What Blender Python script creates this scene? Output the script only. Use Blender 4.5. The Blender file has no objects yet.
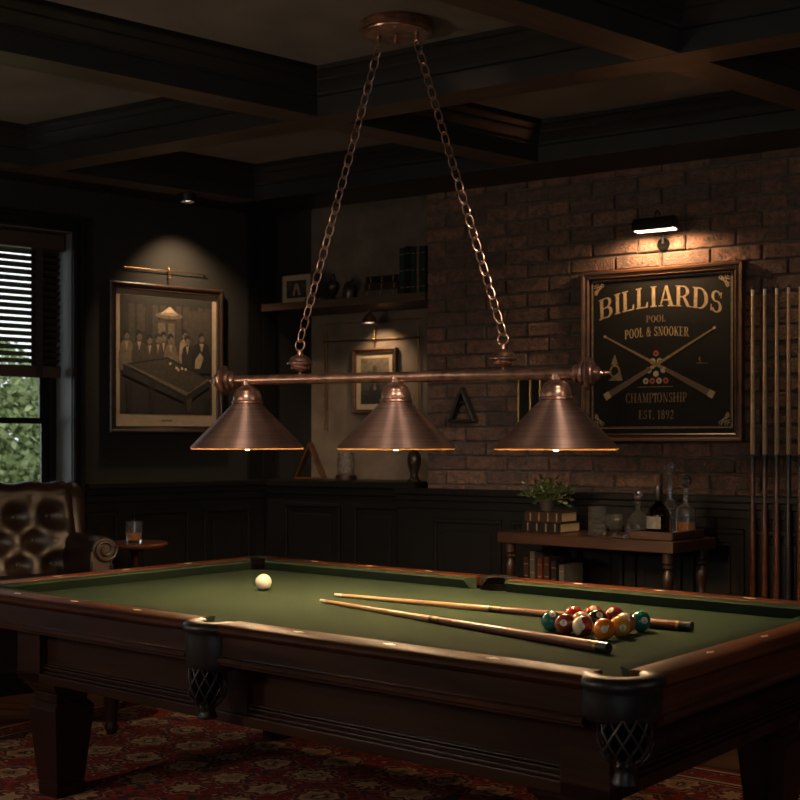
import bpy, bmesh, math, random
from mathutils import Vector, Matrix
random.seed(7)
PI = math.pi
scn = bpy.context.scene
col = scn.collection
F, YH, EYE = 1230.0, 443.0, 1.21          # focal length in pixels, horizon row, eye height

# ------------------------------------------------------------------ helpers
def at(x, y, Y):                            # pixel + distance -> world point
    return Vector(((x - 400) / F * Y, Y, EYE - (y - YH) / F * Y))

class MB:
    """collects shapes into one mesh"""
    def __init__(s): s.bm = bmesh.new()
    def box(s, x0, x1, y0, y1, z0, z1, mi=0, rot=None, piv=None):
        ps = [(x, y, z) for z in (z0, z1) for y in (y0, y1) for x in (x0, x1)]
        if rot is not None:
            p0 = Vector(piv) if piv else Vector(((x0+x1)/2, (y0+y1)/2, (z0+z1)/2))
            ps = [p0 + rot @ (Vector(p) - p0) for p in ps]
        v = [s.bm.verts.new(p) for p in ps]
        for f in ((0,2,3,1),(4,5,7,6),(0,1,5,4),(2,6,7,3),(0,4,6,2),(1,3,7,5)):
            s.bm.faces.new([v[i] for i in f]).material_index = mi
        return s
    def taper(s, cx, cy, z0, z1, a0, b0, a1, b1, mi=0):
        v = [s.bm.verts.new((cx+sx*a, cy+sy*b, z)) for z, a, b in ((z0,a0,b0),(z1,a1,b1)) for sy in (-1,1) for sx in (-1,1)]
        for f in ((0,2,3,1),(4,5,7,6),(0,1,5,4),(2,6,7,3),(0,4,6,2),(1,3,7,5)):
            s.bm.faces.new([v[i] for i in f]).material_index = mi
        return s
    def lathe(s, prof, o=(0,0,0), axis=None, n=32, a0=0, a1=2*PI, mi=0, cap=True):
        o = Vector(o)
        M = Vector((0,0,1)).rotation_difference(Vector(axis).normalized()).to_matrix() if axis is not None else Matrix.Identity(3)
        full = abs(a1 - a0 - 2*PI) < 1e-6
        m = n if full else n + 1
        rings = []
        for r, z in prof:
            if r < 1e-6: rings.append([s.bm.verts.new(o + M @ Vector((0,0,z)))])
            else: rings.append([s.bm.verts.new(o + M @ Vector((r*math.cos(a0+(a1-a0)*i/n), r*math.sin(a0+(a1-a0)*i/n), z))) for i in range(m)])
        for A, B in zip(rings, rings[1:]):
            for i in range(n):
                j = (i + 1) % m
                q = [A[i % len(A)], A[j % len(A)], B[j % len(B)], B[i % len(B)]]
                u = []
                for w in q:
                    if w not in u: u.append(w)
                if len(u) > 2: s.bm.faces.new(u).material_index = mi
        if cap and full:
            for R, rev in ((rings[0], True), (rings[-1], False)):
                if len(R) > 1: s.bm.faces.new(R[::-1] if rev else R).material_index = mi
        return s
    def tube(s, pts, r, n=8, closed=False, mi=0, r1=None):
        pts = [Vector(p) for p in pts]
        k = len(pts); rings = []; up = None
        for i, p in enumerate(pts):
            if closed: t = pts[(i+1) % k] - pts[i-1]
            else: t = pts[min(i+1, k-1)] - pts[max(i-1, 0)]
            t.normalize()
            if up is None:
                up = Vector((0,0,1)) if abs(t.z) < .9 else Vector((1,0,0))
            a = up - t * up.dot(t)
            if a.length < 1e-4: a = t.orthogonal()
            a.normalize(); up = a; b = t.cross(a)
            rr = r if r1 is None else r + (r1 - r) * i / (k - 1)
            rings.append([s.bm.verts.new(p + (a*math.cos(2*PI*j/n) + b*math.sin(2*PI*j/n)) * rr) for j in range(n)])
        for i in range(k if closed else k - 1):
            A, B = rings[i], rings[(i+1) % k]
            for j in range(n):
                s.bm.faces.new([A[j], A[(j+1) % n], B[(j+1) % n], B[j]]).material_index = mi
        if not closed:
            s.bm.faces.new(rings[0][::-1]).material_index = mi; s.bm.faces.new(rings[-1]).material_index = mi
        return s
    def prism(s, pts, fn0, fn1, mi=0, caps=True):
        """closed 2D outline swept from fn0(p) to fn1(p)"""
        A = [s.bm.verts.new(fn0(p)) for p in pts]; B = [s.bm.verts.new(fn1(p)) for p in pts]
        k = len(pts)
        for i in range(k):
            s.bm.faces.new([A[i], A[(i+1) % k], B[(i+1) % k], B[i]]).material_index = mi
        if caps:
            s.bm.faces.new(A[::-1]).material_index = mi; s.bm.faces.new(B).material_index = mi
        return s
    def poly(s, pts, mi=0):
        s.bm.faces.new([s.bm.verts.new(p) for p in pts]).material_index = mi; return s
    def sphere(s, c, r, sc=(1,1,1), u=20, v=12, mi=0):
        g = bmesh.ops.create_uvsphere(s.bm, u_segments=u, v_segments=v, radius=r)
        for w in g['verts']: w.co = Vector((w.co.x*sc[0], w.co.y*sc[1], w.co.z*sc[2])) + Vector(c)
        if mi:
            for w in g['verts']:
                for f in w.link_faces: f.material_index = mi
        return s
    def build(s, name, mats, parent=None, loc=(0,0,0), rz=0, smooth=35, bevel=0, seg=2, sub=0):
        bmesh.ops.recalc_face_normals(s.bm, faces=s.bm.faces)
        me = bpy.data.meshes.new(name); s.bm.to_mesh(me); s.bm.free()
        for m in (mats if isinstance(mats, (list, tuple)) else [mats]): me.materials.append(m)
        o = bpy.data.objects.new(name, me); col.objects.link(o)
        o.location = loc; o.rotation_euler = (0,0,rz)
        if parent is not None: o.parent = parent
        if smooth:
            me.polygons.foreach_set('use_smooth', [True]*len(me.polygons))
            me.set_sharp_from_angle(angle=math.radians(smooth))
        if bevel:
            md = o.modifiers.new('bevel', 'BEVEL'); md.width = bevel; md.segments = seg; md.limit_method = 'ANGLE'; md.angle_limit = math.radians(40)
        if sub:
            md = o.modifiers.new('sub', 'SUBSURF'); md.levels = md.render_levels = sub
        return o

def tag(o, label, cat, group=None):
    o['label'] = label; o['category'] = cat
    if group: o['group'] = group
    return o
def thing(name, label, cat, loc=(0,0,0), rz=0, group=None):
    o = bpy.data.objects.new(name, None); col.objects.link(o); o.empty_display_size = .05
    o.location = loc; o.rotation_euler = (0,0,rz)
    return tag(o, label, cat, group)
def struct(name, mb, mat, parent=None, **k):
    o = mb.build(name, mat, parent, **k)
    if parent is None: o['kind'] = 'structure'
    return o
def dup(root, loc, rz=None, label=None, group=None, parent=None):
    r = root.copy(); col.objects.link(r)
    if parent is not None: r.parent = parent
    else:
        r.location = loc
        if rz is not None: r.rotation_euler = (0,0,rz)
    if label: r['label'] = label
    if group: r['group'] = group
    for ch in list(root.children): dup(ch, None, parent=r)
    return r

# ------------------------------------------------------------------ materials
class NT:
    def __init__(s, name):
        s.m = bpy.data.materials.new(name); s.m.use_nodes = True
        s.t = s.m.node_tree; s.b = s.t.nodes['Principled BSDF']; s.o = s.t.nodes['Material Output']
    def n(s, kind, **k):
        nd = s.t.nodes.new(kind)
        for a, v in k.items():
            if a in nd.inputs: nd.inputs[a].default_value = v
            else: setattr(nd, a, v)
        return nd
    def l(s, a, b): s.t.links.new(a, b)
    def coord(s, scale=(1,1,1), rot=(0,0,0), kind='Object'):
        tc = s.n('ShaderNodeTexCoord'); mp = s.n('ShaderNodeMapping'); mp.inputs['Scale'].default_value = scale
        mp.inputs['Rotation'].default_value = rot
        s.l(tc.outputs[kind], mp.inputs['Vector']); return mp.outputs['Vector']
    def ramp(s, fac, stops, interp='LINEAR'):
        r = s.n('ShaderNodeValToRGB'); r.color_ramp.interpolation = interp
        e = r.color_ramp.elements
        while len(e) < len(stops): e.new(.5)
        for el, (p, c) in zip(e, stops): el.position = p; el.color = (*c, 1) if len(c) == 3 else c
        s.l(fac, r.inputs['Fac']); return r.outputs['Color']
    def math(s, op, a, b=None, c=None):
        m = s.n('ShaderNodeMath', operation=op)
        for i, v in enumerate((a, b, c)):
            if v is None: continue
            if isinstance(v, (int, float)): m.inputs[i].default_value = v
            else: s.l(v, m.inputs[i])
        return m.outputs[0]
    def mix(s, fac, a, b, blend='MIX'):
        m = s.n('ShaderNodeMix', data_type='RGBA', blend_type=blend)
        for i, v in ((0, fac), (6, a), (7, b)):
            if isinstance(v, (int, float)): m.inputs[i].default_value = v
            elif isinstance(v, tuple): m.inputs[i].default_value = (*v, 1) if len(v) == 3 else v
            else: s.l(v, m.inputs[i])
        return m.outputs[2]
    def bump(s, h, strength=.3, dist=.01):
        b = s.n('ShaderNodeBump'); b.inputs['Strength'].default_value = strength; b.inputs['Distance'].default_value = dist
        s.l(h, b.inputs['Height']); s.l(b.outputs[0], s.b.inputs['Normal'])
    def set(s, **k):
        for a, v in k.items():
            a = a.replace('_', ' ')
            if isinstance(v, tuple): s.b.inputs[a].default_value = (*v, 1) if len(v) == 3 else v
            elif isinstance(v, (int, float)): s.b.inputs[a].default_value = v
            else: s.l(v, s.b.inputs[a])
        return s

def simple(name, c, rough=.5, metal=0, var=.15, nscale=40, bump=0, coat=0, spec=.5):
    t = NT(name)
    nz = t.n('ShaderNodeTexNoise', Scale=nscale, Detail=4.0); t.l(t.coord(), nz.inputs['Vector'])
    lo = tuple(max(0, x*(1-var)) for x in c); hi = tuple(min(1, x*(1+var)) for x in c)
    t.set(Base_Color=t.ramp(nz.outputs['Fac'], [(.3, lo), (.7, hi)]), Metallic=metal, Roughness=rough, Coat_Weight=coat, Coat_Roughness=.15)
    t.b.inputs['Specular IOR Level'].default_value = spec
    if bump: t.bump(nz.outputs['Fac'], bump, .004)
    return t.m
def wood(name, dark, light, axis=0, rough=.35, coat=.35, scale=1.0, grain=14, rot=(0,0,0), spec=.5):
    t = NT(name); t.b.inputs['Specular IOR Level'].default_value = spec
    sc = [grain*scale]*3; sc[axis] = 1.3*scale
    v = t.coord(tuple(sc), rot)
    n1 = t.n('ShaderNodeTexNoise', Scale=1.0, Detail=6.0, Roughness=.6, Distortion=.6); t.l(v, n1.inputs['Vector'])
    sc2 = [grain*9*scale]*3; sc2[axis] = 4*scale
    n2 = t.n('ShaderNodeTexNoise', Scale=1.0, Detail=3.0); t.l(t.coord(tuple(sc2), rot), n2.inputs['Vector'])
    c1 = t.ramp(n1.outputs['Fac'], [(.3, dark), (.7, light)])
    c2 = t.ramp(n2.outputs['Fac'], [(.35, (.55,.55,.55)), (.6, (1,1,1))])
    t.set(Base_Color=t.mix(.7, c1, c2, 'MULTIPLY'), Roughness=t.math('MULTIPLY_ADD', n2.outputs['Fac'], .12, rough-.06), Coat_Weight=coat, Coat_Roughness=.18)
    t.bump(n2.outputs['Fac'], .06, .002)
    return t.m
def emit(name, c, strength, bright=None):
    t = NT(name); t.set(Base_Color=(0,0,0), Emission_Color=c, Emission_Strength=strength); return t.m
def glass(name, c=(1,1,1), rough=.02, ior=1.45, cut=0):
    t = NT(name); t.set(Base_Color=c, Roughness=rough, Transmission_Weight=1.0, IOR=ior, Coat_Weight=.6, Coat_Roughness=.04)
    if cut:
        vo = t.n('ShaderNodeTexVoronoi', Scale=cut); t.l(t.coord(), vo.inputs['Vector']); t.bump(vo.outputs['Distance'], .6, .01)
    return t.m

M = {}
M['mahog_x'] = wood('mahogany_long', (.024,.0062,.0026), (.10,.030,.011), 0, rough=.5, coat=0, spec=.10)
M['mahog_y_lit'] = wood('mahogany_short_lit', (.045,.0125,.005), (.18,.056,.021), 1, rough=.42, coat=.03, spec=.2)  # short rails paler: the brighter light on them is put into the colour
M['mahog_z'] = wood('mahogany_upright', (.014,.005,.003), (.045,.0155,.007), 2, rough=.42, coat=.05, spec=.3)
M['fascia_x'] = wood('fascia_long', (.015,.0042,.002), (.062,.0185,.0072), 0, rough=.36, coat=.3, spec=.3); M['fascia_y_lit'] = wood('fascia_short_lit', (.03,.0085,.0036), (.12,.037,.014), 1, rough=.36, coat=.25, spec=.3)  # short fascia paler likewise, its stronger light painted into the wood tone
M['cabinet'] = wood('cabinet_mahogany', (.013,.0042,.0022), (.046,.0145,.0062), 0, rough=.40, coat=.05, spec=.3)
M['walnut_x'] = wood('walnut', (.014,.006,.0034), (.052,.021,.0105), 0, rough=.4, coat=.2, spec=.3)
M['walnut_z'] = wood('walnut_upright', (.012,.0055,.003), (.04,.017,.009), 2, rough=.4, coat=.15, spec=.3)
M['shelfwood'] = wood('shelf_oak', (.03,.014,.007), (.1,.045,.02), 0, rough=.5, coat=.05)
M['redwood'] = wood('side_table_wood', (.06,.018,.008), (.17,.055,.022), 0, rough=.3, coat=.4)
M['maple'] = wood('maple_shaft', (.38,.2,.085), (.6,.36,.17), 0, rough=.35, coat=.2, grain=60)
M['maple_z'] = wood('maple_shaft_upright', (.42,.25,.12), (.66,.43,.23), 2, rough=.4, coat=.2, grain=60)
M['cuebutt'] = wood('rosewood_butt', (.07,.022,.010), (.24,.085,.035), 0, rough=.32, coat=.2, grain=50)
M['cuebutt_z'] = wood('rosewood_butt_upright', (.05,.014,.006), (.15,.042,.016), 2, rough=.3, coat=.4, grain=50)
M['cueblack'] = simple('black_cue_wrap', (.012,.011,.011), .35, var=.3, coat=.3)
M['ferrule'] = simple('ivory_ferrule', (.6,.54,.42), .35)
M['pearl'] = simple('pearl_inlay', (.85,.72,.52), .3)
t = NT('green_felt')
n1 = t.n('ShaderNodeTexNoise', Scale=4.0, Detail=5.0); t.l(t.coord(), n1.inputs['Vector'])
n2 = t.n('ShaderNodeTexNoise', Scale=900.0, Detail=2.0); t.l(t.coord(), n2.inputs['Vector'])
t.set(Base_Color=t.ramp(n1.outputs['Fac'], [(.25, (.0185,.0315,.0215)), (.75, (.0218,.0365,.0248))]), Roughness=.95)
t.b.inputs['Specular IOR Level'].default_value = .03
t.bump(n2.outputs['Fac'], .25, .001); M['felt'] = t.m
t = NT('brushed_copper')
nz = t.n('ShaderNodeTexNoise', Scale=1.0, Detail=5.0, Roughness=.7); t.l(t.coord((5,5,260)), nz.inputs['Vector'])
n3 = t.n('ShaderNodeTexNoise', Scale=9.0, Detail=4.0); t.l(t.coord(), n3.inputs['Vector'])
cc = t.ramp(nz.outputs['Fac'], [(.25, (.28,.16,.12)), (.6, (.50,.30,.23)), (.85, (.68,.45,.36))])
t.set(Base_Color=t.mix(t.ramp(n3.outputs['Fac'], [(.35,(0,0,0)),(.7,(.55,.55,.55))]), cc, (.20,.12,.09)), Metallic=.9, Roughness=.5, Anisotropic=.75, Anisotropic_Rotation=.25)
tg = t.n('ShaderNodeTangent', direction_type='RADIAL', axis='Z'); t.l(tg.outputs[0], t.b.inputs['Tangent'])
t.bump(nz.outputs['Fac'], .12, .002); M['copper'] = t.m
t = NT('antique_copper')
n3 = t.n('ShaderNodeTexNoise', Scale=30.0, Detail=5.0); t.l(t.coord(), n3.inputs['Vector'])
t.set(Base_Color=t.ramp(n3.outputs['Fac'], [(.3, (.22,.115,.08)), (.55, (.46,.255,.175)), (.8, (.62,.37,.26))]), Metallic=.85, Roughness=.3)
M['bronze'] = t.m
M['shade_in'] = simple('cream_shade_lining', (.7,.55,.35), .5)
t = NT('amber_glow_ring'); t.set(Base_Color=(.9,.6,.28), Roughness=.4, Transmission_Weight=.0, Subsurface_Weight=0)
tr = t.n('ShaderNodeBsdfTranslucent'); tr.inputs['Color'].default_value = (.36,.26,.15,1)
mx = t.n('ShaderNodeMixShader'); mx.inputs[0].default_value = .75
t.l(t.b.outputs[0], mx.inputs[1]); t.l(tr.outputs[0], mx.inputs[2]); t.l(mx.outputs[0], t.o.inputs['Surface']); M['rimglow'] = t.m
M['brass'] = simple('aged_brass', (.42,.26,.1), .35, 1, .3)
M['brassdim'] = simple('dull_brass', (.2,.11,.045), .4, 1, .3)
M['iron'] = simple('black_iron', (.014,.013,.012), .42, .2, .3)
M['leather'] = simple('black_leather', (.012,.0105,.010), .40, 0, .35, 60, .12, .03, .4)
t = NT('brown_leather')
n1 = t.n('ShaderNodeTexNoise', Scale=6.0, Detail=6.0); t.l(t.coord(), n1.inputs['Vector'])
n2 = t.n('ShaderNodeTexVoronoi', Scale=240.0); t.l(t.coord(), n2.inputs['Vector'])
t.set(Base_Color=t.ramp(n1.outputs['Fac'], [(.3, (.008,.0034,.0024)), (.55, (.017,.007,.0042)), (.8, (.032,.0132,.0066))]), Roughness=.42, Coat_Weight=.05, Coat_Roughness=.3)
t.bump(n2.outputs['Distance'], .1, .001); M['brown'] = t.m
M['net'] = simple('cord_net', (.022,.011,.007), .5, 0, .3, coat=.05)
M['dark_panel'] = simple('charcoal_paint', (.0075,.0072,.0068), .42, 0, .12, 8, 0, 0, .12)
M['beam'] = simple('black_beam_paint', (.016,.016,.0165), .36, 0, .15, 8, 0, 0, .45)
M['reveal'] = simple('daylit_reveal_grey', (.085,.085,.082), .5, 0, .1, 8)  # lighter grey on the reveal boards: daylight on them put into the colour
M['soffit'] = wood('brown_soffit', (.075,.045,.029), (.14,.085,.052), 0, rough=.5, coat=.05)  # paler brown tone on the undersides of the crossing beams
M['wall'] = simple('warm_black_wall', (.019,.0172,.0145), .8, 0, .1, 5, .05, 0, .2)
M['plasterdk'] = simple('aged_plaster', (.125,.092,.066), .9, 0, .3, 7, .15)
M['ceil'] = simple('smoked_ceiling', (.22,.18,.15), .85, 0, .2, 3, .1)
M['mortar'] = simple('grey_mortar', (.085,.072,.060), .95, 0, .3, 30, .3)
t = NT('old_brick')
ge = t.n('ShaderNodeNewGeometry')
n1 = t.n('ShaderNodeTexNoise', Scale=22.0, Detail=7.0, Roughness=.7); t.l(t.coord(), n1.inputs['Vector'])
n2 = t.n('ShaderNodeTexNoise', Scale=90.0, Detail=5.0); t.l(t.coord(), n2.inputs['Vector'])
bc = t.ramp(ge.outputs['Random Per Island'], [(0, (.10,.056,.041)), (.2, (.22,.105,.068)), (.4, (.15,.085,.060)), (.6, (.27,.135,.085)), (.8, (.20,.09,.060)), (1, (.125,.08,.062))])
t.set(Base_Color=t.mix(t.ramp(n1.outputs['Fac'], [(.38,(0,0,0)),(.62,(.85,.85,.85))]), bc, (.055,.042,.036)), Roughness=.9)
t.bump(t.math('ADD', n2.outputs['Fac'], n1.outputs['Fac']), 1.0, .010); M['brick'] = t.m
t = NT('plank_floor')
br = t.n('ShaderNodeTexBrick'); br.offset = .37
br.inputs['Scale'].default_value = 1; br.inputs['Brick Width'].default_value = 1.3; br.inputs['Row Height'].default_value = .105
br.inputs['Mortar Size'].default_value = .0025; br.inputs['Color1'].default_value = (.5,.5,.5,1); br.inputs['Color2'].default_value = (1,1,1,1); br.inputs['Mortar'].default_value = (.1,.1,.1,1)
BANG = math.atan2(-.533, .846)
v = t.coord((1,1,1), (0,0,-BANG)); t.l(v, br.inputs['Vector'])
n1 = t.n('ShaderNodeTexNoise', Scale=1.0, Detail=6.0); t.l(t.coord((2,28,2), (0,0,-BANG)), n1.inputs['Vector'])
wc = t.ramp(n1.outputs['Fac'], [(.3, (.05,.022,.010)), (.7, (.16,.075,.034))])
t.set(Base_Color=t.mix(1.0, wc, br.outputs['Color'], 'MULTIPLY'), Roughness=.35, Coat_Weight=.2); M['floor'] = t.m
M['gilt'] = simple('faded_gilt_paint', (.30,.21,.11), .6, 0, .35, 60)
M['giltdim'] = simple('dim_gilt_line', (.17,.11,.055), .55, .2, .35, 60)
M['signbg'] = simple('black_sign_board', (.008,.007,.006), .65, 0, .25, 12, 0, 0, .15)
M['signred'] = simple('sign_red_paint', (.24,.05,.03), .6)
M['signcream'] = simple('sign_cream_paint', (.32,.27,.19), .6)
M['frame'] = wood('frame_walnut', (.03,.012,.006), (.12,.05,.02), 0, rough=.42, coat=.08)
M['framedk'] = wood('dark_frame', (.012,.007,.005), (.04,.02,.012), 0, rough=.3, coat=.4)
M['mat'] = simple('aged_mat_board', (.30,.22,.14), .85, 0, .1)
def sepia(n, v): return simple('sepia_' + n, (v, v*.72, v*.46), .75, 0, .3, 50)
for k, v in (('black', .006), ('dark', .014), ('mid', .034), ('tan', .10), ('pale', .22), ('light', .42)): M['s_'+k] = sepia(k, v)
M['clear'] = glass('clear_crystal'); M['cut'] = glass('cut_crystal', cut=90)
for k in ('clear', 'cut'): M[k].node_tree.nodes['Principled BSDF'].inputs['Transmission Weight'].default_value = .985; M['pane'] = None
M['whiskey'] = glass('whiskey', (.92,.36,.06), 0, 1.35); M['whiskey'].node_tree.nodes['Principled BSDF'].inputs['Transmission Weight'].default_value = .55
M['darkglass'] = glass('brown_bottle_glass', (.16,.06,.02), .05)
M['labelp'] = simple('faded_paper_label', (.13,.12,.105), .8, 0, .25, 60)
t = NT('window_pane'); tp = t.n('ShaderNodeBsdfTransparent'); tp.inputs[0].default_value = (.92,.94,.94,1)
gl = t.n('ShaderNodeBsdfGlossy'); gl.inputs['Roughness'].default_value = .02
fr = t.n('ShaderNodeFresnel', IOR=1.45); mx = t.n('ShaderNodeMixShader')
t.l(fr.outputs[0], mx.inputs[0]); t.l(tp.outputs[0], mx.inputs[1]); t.l(gl.outputs[0], mx.inputs[2]); t.l(mx.outputs[0], t.o.inputs['Surface']); M['pane'] = t.m
M['blind'] = wood('dark_blind_slat', (.022,.010,.006), (.07,.032,.018), 0, rough=.4, coat=.2)
M['tape'] = simple('blind_tape', (.016,.011,.009), .9)
t = NT('foliage'); ge = t.n('ShaderNodeNewGeometry')
t.set(Base_Color=t.ramp(ge.outputs['Random Per Island'], [(0, (.12,.17,.05)), (.5, (.22,.28,.10)), (1, (.40,.44,.20))]), Roughness=.6); M['tree'] = t.m
t = NT('plant_leaf'); ge = t.n('ShaderNodeNewGeometry')
t.set(Base_Color=t.ramp(ge.outputs['Random Per Island'], [(0, (.02,.035,.012)), (.6, (.05,.075,.02)), (1, (.13,.15,.035))]), Roughness=.4); M['leaf'] = t.m
M['bark'] = simple('bark', (.05,.035,.025), .9, 0, .3)
M['pot'] = simple('dark_clay_pot', (.03,.022,.017), .6)
M['pages'] = simple('yellowed_pages', (.34,.23,.12), .9, 0, .2, 120)
def cloth(n, c): return simple(n, tuple(v*.8 for v in c), .6, 0, .25, 30, .05, 0, .12)
M['bk_brown'] = cloth('brown_book_leather', (.034,.016,.009)); M['bk_dark'] = cloth('black_book_leather', (.008,.007,.0065))
M['bk_green'] = cloth('green_book_cloth', (.016,.03,.026)); M['bk_red'] = cloth('oxblood_book_cloth', (.07,.018,.012)); M['bk_tan'] = cloth('tan_book_cloth', (.13,.09,.05)); M['bk_grey'] = cloth('grey_book_cloth', (.07,.065,.055))
M['black'] = simple('soot_black', (.004,.004,.004), .9, 0, .1, 40, 0, 0, 0)
M['vase'] = simple('dark_bronze_vase', (.045,.032,.022), .3, .5, .4)

# ------------------------------------------------------------------ room frames
rb = Vector((.846, -.533, 0)).normalized(); nb = Vector((-.533, -.846, 0)).normalized()   # back wall: to the right, into the room
rl = Vector((.772, .636, 0)).normalized(); nl = Vector((.636, -.772, 0)).normalized()     # left wall
B0 = Vector((.137, 6.22, 0)); K = Vector(((262-400)/F*6.79, 6.79, 0))
RB = math.atan2(rb.y, rb.x); RL = math.atan2(rl.y, rl.x)
sK = (K - B0).dot(rb)
CEIL, SOFF = EYE + 1.43, EYE + 1.26
def hit(o, r, n, x, y, d=0):
    """pixel ray meets the vertical plane d in front of a wall -> (s, z)"""
    ray = Vector(((x-400)/F, 1, 0)); q = o + n*d
    Y = q.dot(n) / ray.dot(n); p = ray*Y
    return (p - q).dot(r), EYE - (y - YH)/F*Y
def onb(x, y, d=0): return hit(B0, rb, nb, x, y, d)
def onl(x, y, d=0): return hit(K, rl, nl, x, y, d)
def wb(s, d=0, z=0): return B0 + rb*s + nb*d + Vector((0,0,z))
def wl(s, d=0, z=0): return K + rl*s + nl*d + Vector((0,0,z))
# wall-local meshes: x to the right along the wall, -y into the room
A1 = K - rl*6.6; A2 = A1 + nl*5.6; D1 = K + rb*6.6; D2 = D1 + nb*6.2
LOOP = [K, A1, A2, D2, D1]

def slab(name, z0, z1, m):
    b = MB(); c = sum(LOOP, Vector())/5
    pts = [p + (p-c).normalized()*.35 for p in LOOP]
    b.prism([(p.x, p.y) for p in pts], lambda p: (p[0], p[1], z0), lambda p: (p[0], p[1], z1))
    return struct(name, b, m, smooth=0)
slab('floor', -.12, 0, M['floor'])
slab('ceiling', CEIL, CEIL+.1, M['ceil'])

# left wall with window openings (s measured from the corner, negative to the left)
WIN = [(-2.16, -1.113, .74, EYE+1.043), (-4.9, -3.3, .45, 2.3)]
TH = .34
def wall_holes(name, o, rz, s0, s1, wins, m):
    b = MB(); x = s0
    for (a, c, z0, z1) in sorted(wins):
        b.box(x, a, 0, TH, -.02, CEIL); b.box(a, c, 0, TH, -.02, z0); b.box(a, c, 0, TH, z1, CEIL); x = c
    b.box(x, s1, 0, TH, -.02, CEIL)
    return struct(name, b, m, loc=o, rz=rz, smooth=0)
wall_holes('wall_left', K, RL, -6.6, .0, WIN, M['wall'])
# front wall; its big windows behind the viewpoint are added for daylight fill
fd = (D2 - A2).normalized(); RF = math.atan2(-fd.y, -fd.x); FL = (D2-A2).length
FW = [(.5, 1.7, .3, 2.35), (2.2, 3.4, .3, 2.35)]
wall_holes('wall_front', D2, RF, 0, FL, FW, M['wall'])
for nm, P, Q in (('wall_front_left', A2, A1), ('wall_right', D1, D2)):
    d = (Q-P).normalized(); struct(nm, MB().box(0, (Q-P).length, 0, .2, -.02, CEIL), M['wall'], loc=P, rz=math.atan2(d.y, d.x), smooth=0)

# back wall: mortar bed, real bricks, recess on the left
RD = .32
b = MB(); b.box(0, 5.6, .012, .5, -.02, CEIL, 1)
rowh, bl = .0715, .225
z = .93; k = 0
while z < SOFF + .02:
    x = 0; off = (k % 2)*bl/2
    first = True
    while x < 2.75:
        w = (bl/2 if (first and off) else bl); first = False
        g = random.uniform(.007,.012); pr = random.uniform(-.004, .007); j = random.uniform(-.002,.002)
        x1 = x + w
        v0 = len(b.bm.verts)
        e = .005
        f0 = [(x+g*.5 if x > 0 else 0, .02), (x1-g*.5, .02)]
        xa, xb, za, zb = f0[0][0], f0[1][0], z+g*.5+j*.5, z+rowh-g*.5+j*.5
        y = -pr
        ring = [[(xa, .02, za), (xb, .02, za), (xb, .02, zb), (xa, .02, zb)], [(xa, y+e, za), (xb, y+e, za), (xb, y+e, zb), (xa, y+e, zb)],
                [(xa+e, y, za+e), (xb-e, y+random.uniform(-.001,.001), za+e), (xb-e, y, zb-e), (xa+e, y, zb-e)]]
        V = [[b.bm.verts.new(p) for p in r] for r in ring]
        for A, B in zip(V, V[1:]):
            for i in range(4): b.bm.faces.new([A[i], A[(i+1) % 4], B[(i+1) % 4], B[i]])
        b.bm.faces.new(V[2])
        x = x1
    z += rowh; k += 1
wall_back = struct('wall_back', b, [M['brick'], M['mortar']], loc=B0, rz=RB, smooth=0)
struct('wall_niche', MB().box(sK-.6, .0, RD, RD+.18, -.02, CEIL+.05), M['plasterdk'], loc=B0, rz=RB, smooth=0)
jl = (wl(.45) - K).length
struct('wall_niche_side', MB().box(0, .6, 0, .3, -.02, CEIL), M['wall'], loc=K, rz=RL, smooth=0)

# wainscot with panel mouldings
def panel(b, x0, x1, z0, z1, y):
    w, h = .022, .014
    for (a, c, e, f) in ((x0, x1, z1-w, z1), (x0, x1, z0, z0+w), (x0, x0+w, z0+w, z1-w), (x1-w, x1, z0+w, z1-w)):
        b.box(a, c, y-h, y, e, f)
    b.box(x0+.06, x1-.06, y-.008, y, z0+.06, z1-.06)
def wains(name, s0, s1, z, th, panels, o, rz, ztop=.03, zp=(.2, None)):
    b = MB(); b.box(s0, s1, -th, .0, 0, z-.03)
    b.box(s0, s1, -th-.035, 0, z-.03, z); b.box(s0, s1, -th-.018, -th, z-.06, z-.03); b.box(s0, s1, -th-.008, -th, z-.10, z-.06)
    b.box(s0, s1, -th-.02, -th, 0, .14)
    for (a, c) in panels: panel(b, a, c, .22, z-.145, -th)
    return struct(name, b, M['dark_panel'], loc=o, rz=rz, smooth=0, bevel=.004)
capb, capl = EYE-.228, EYE-.2
zz = lambda x, d=.05: onb(x, 500, d)[0]
pb = [(zz(434), zz(502)), (zz(511), zz(570)), (zz(578), zz(624)), (zz(632), zz(682)), (zz(690), zz(745)), (zz(752), zz(812)), (zz(822), zz(890))]
wains('trim_1', sK+.92, 4.6, capb, .05, pb, B0, RB)
# low built-in ledge filling the recess
b = MB(); b.box(sK, 0, 0, RD, 0, capl-.035); b.box(sK, .0-.06, -.03, RD, capl-.035, capl); b.box(sK, -.06, -.015, 0, capl-.075, capl-.035)
za = lambda x: onb(x, 500, 0)[0]
for a, c in ((za(285), za(341)), (za(354), za(401))): panel(b, a, c, .22, capl-.12, 0)
struct('trim_2', b, M['dark_panel'], loc=B0, rz=RB, smooth=0, bevel=.004)
zl = lambda x: onl(x, 500, .03)[0]
wains('trim_3', WIN[0][1]+.058, 0, capl, .03, [(zl(86), zl(118)), (zl(132), zl(189)), (zl(203), zl(250))], K, RL)
wains('trim_4', WIN[1][1]+.13, WIN[0][0]-.13, capl, .03, [(-3.05, -2.4)], K, RL)
# upright dark boards at the left end of the back corner
struct('trim_5', MB().box(-.10, 0, -.012, 0, capl, CEIL).box(.0, .085, -.012, 0, capl, CEIL), M['dark_panel'], loc=K, rz=RL, smooth=0, bevel=.004)

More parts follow.
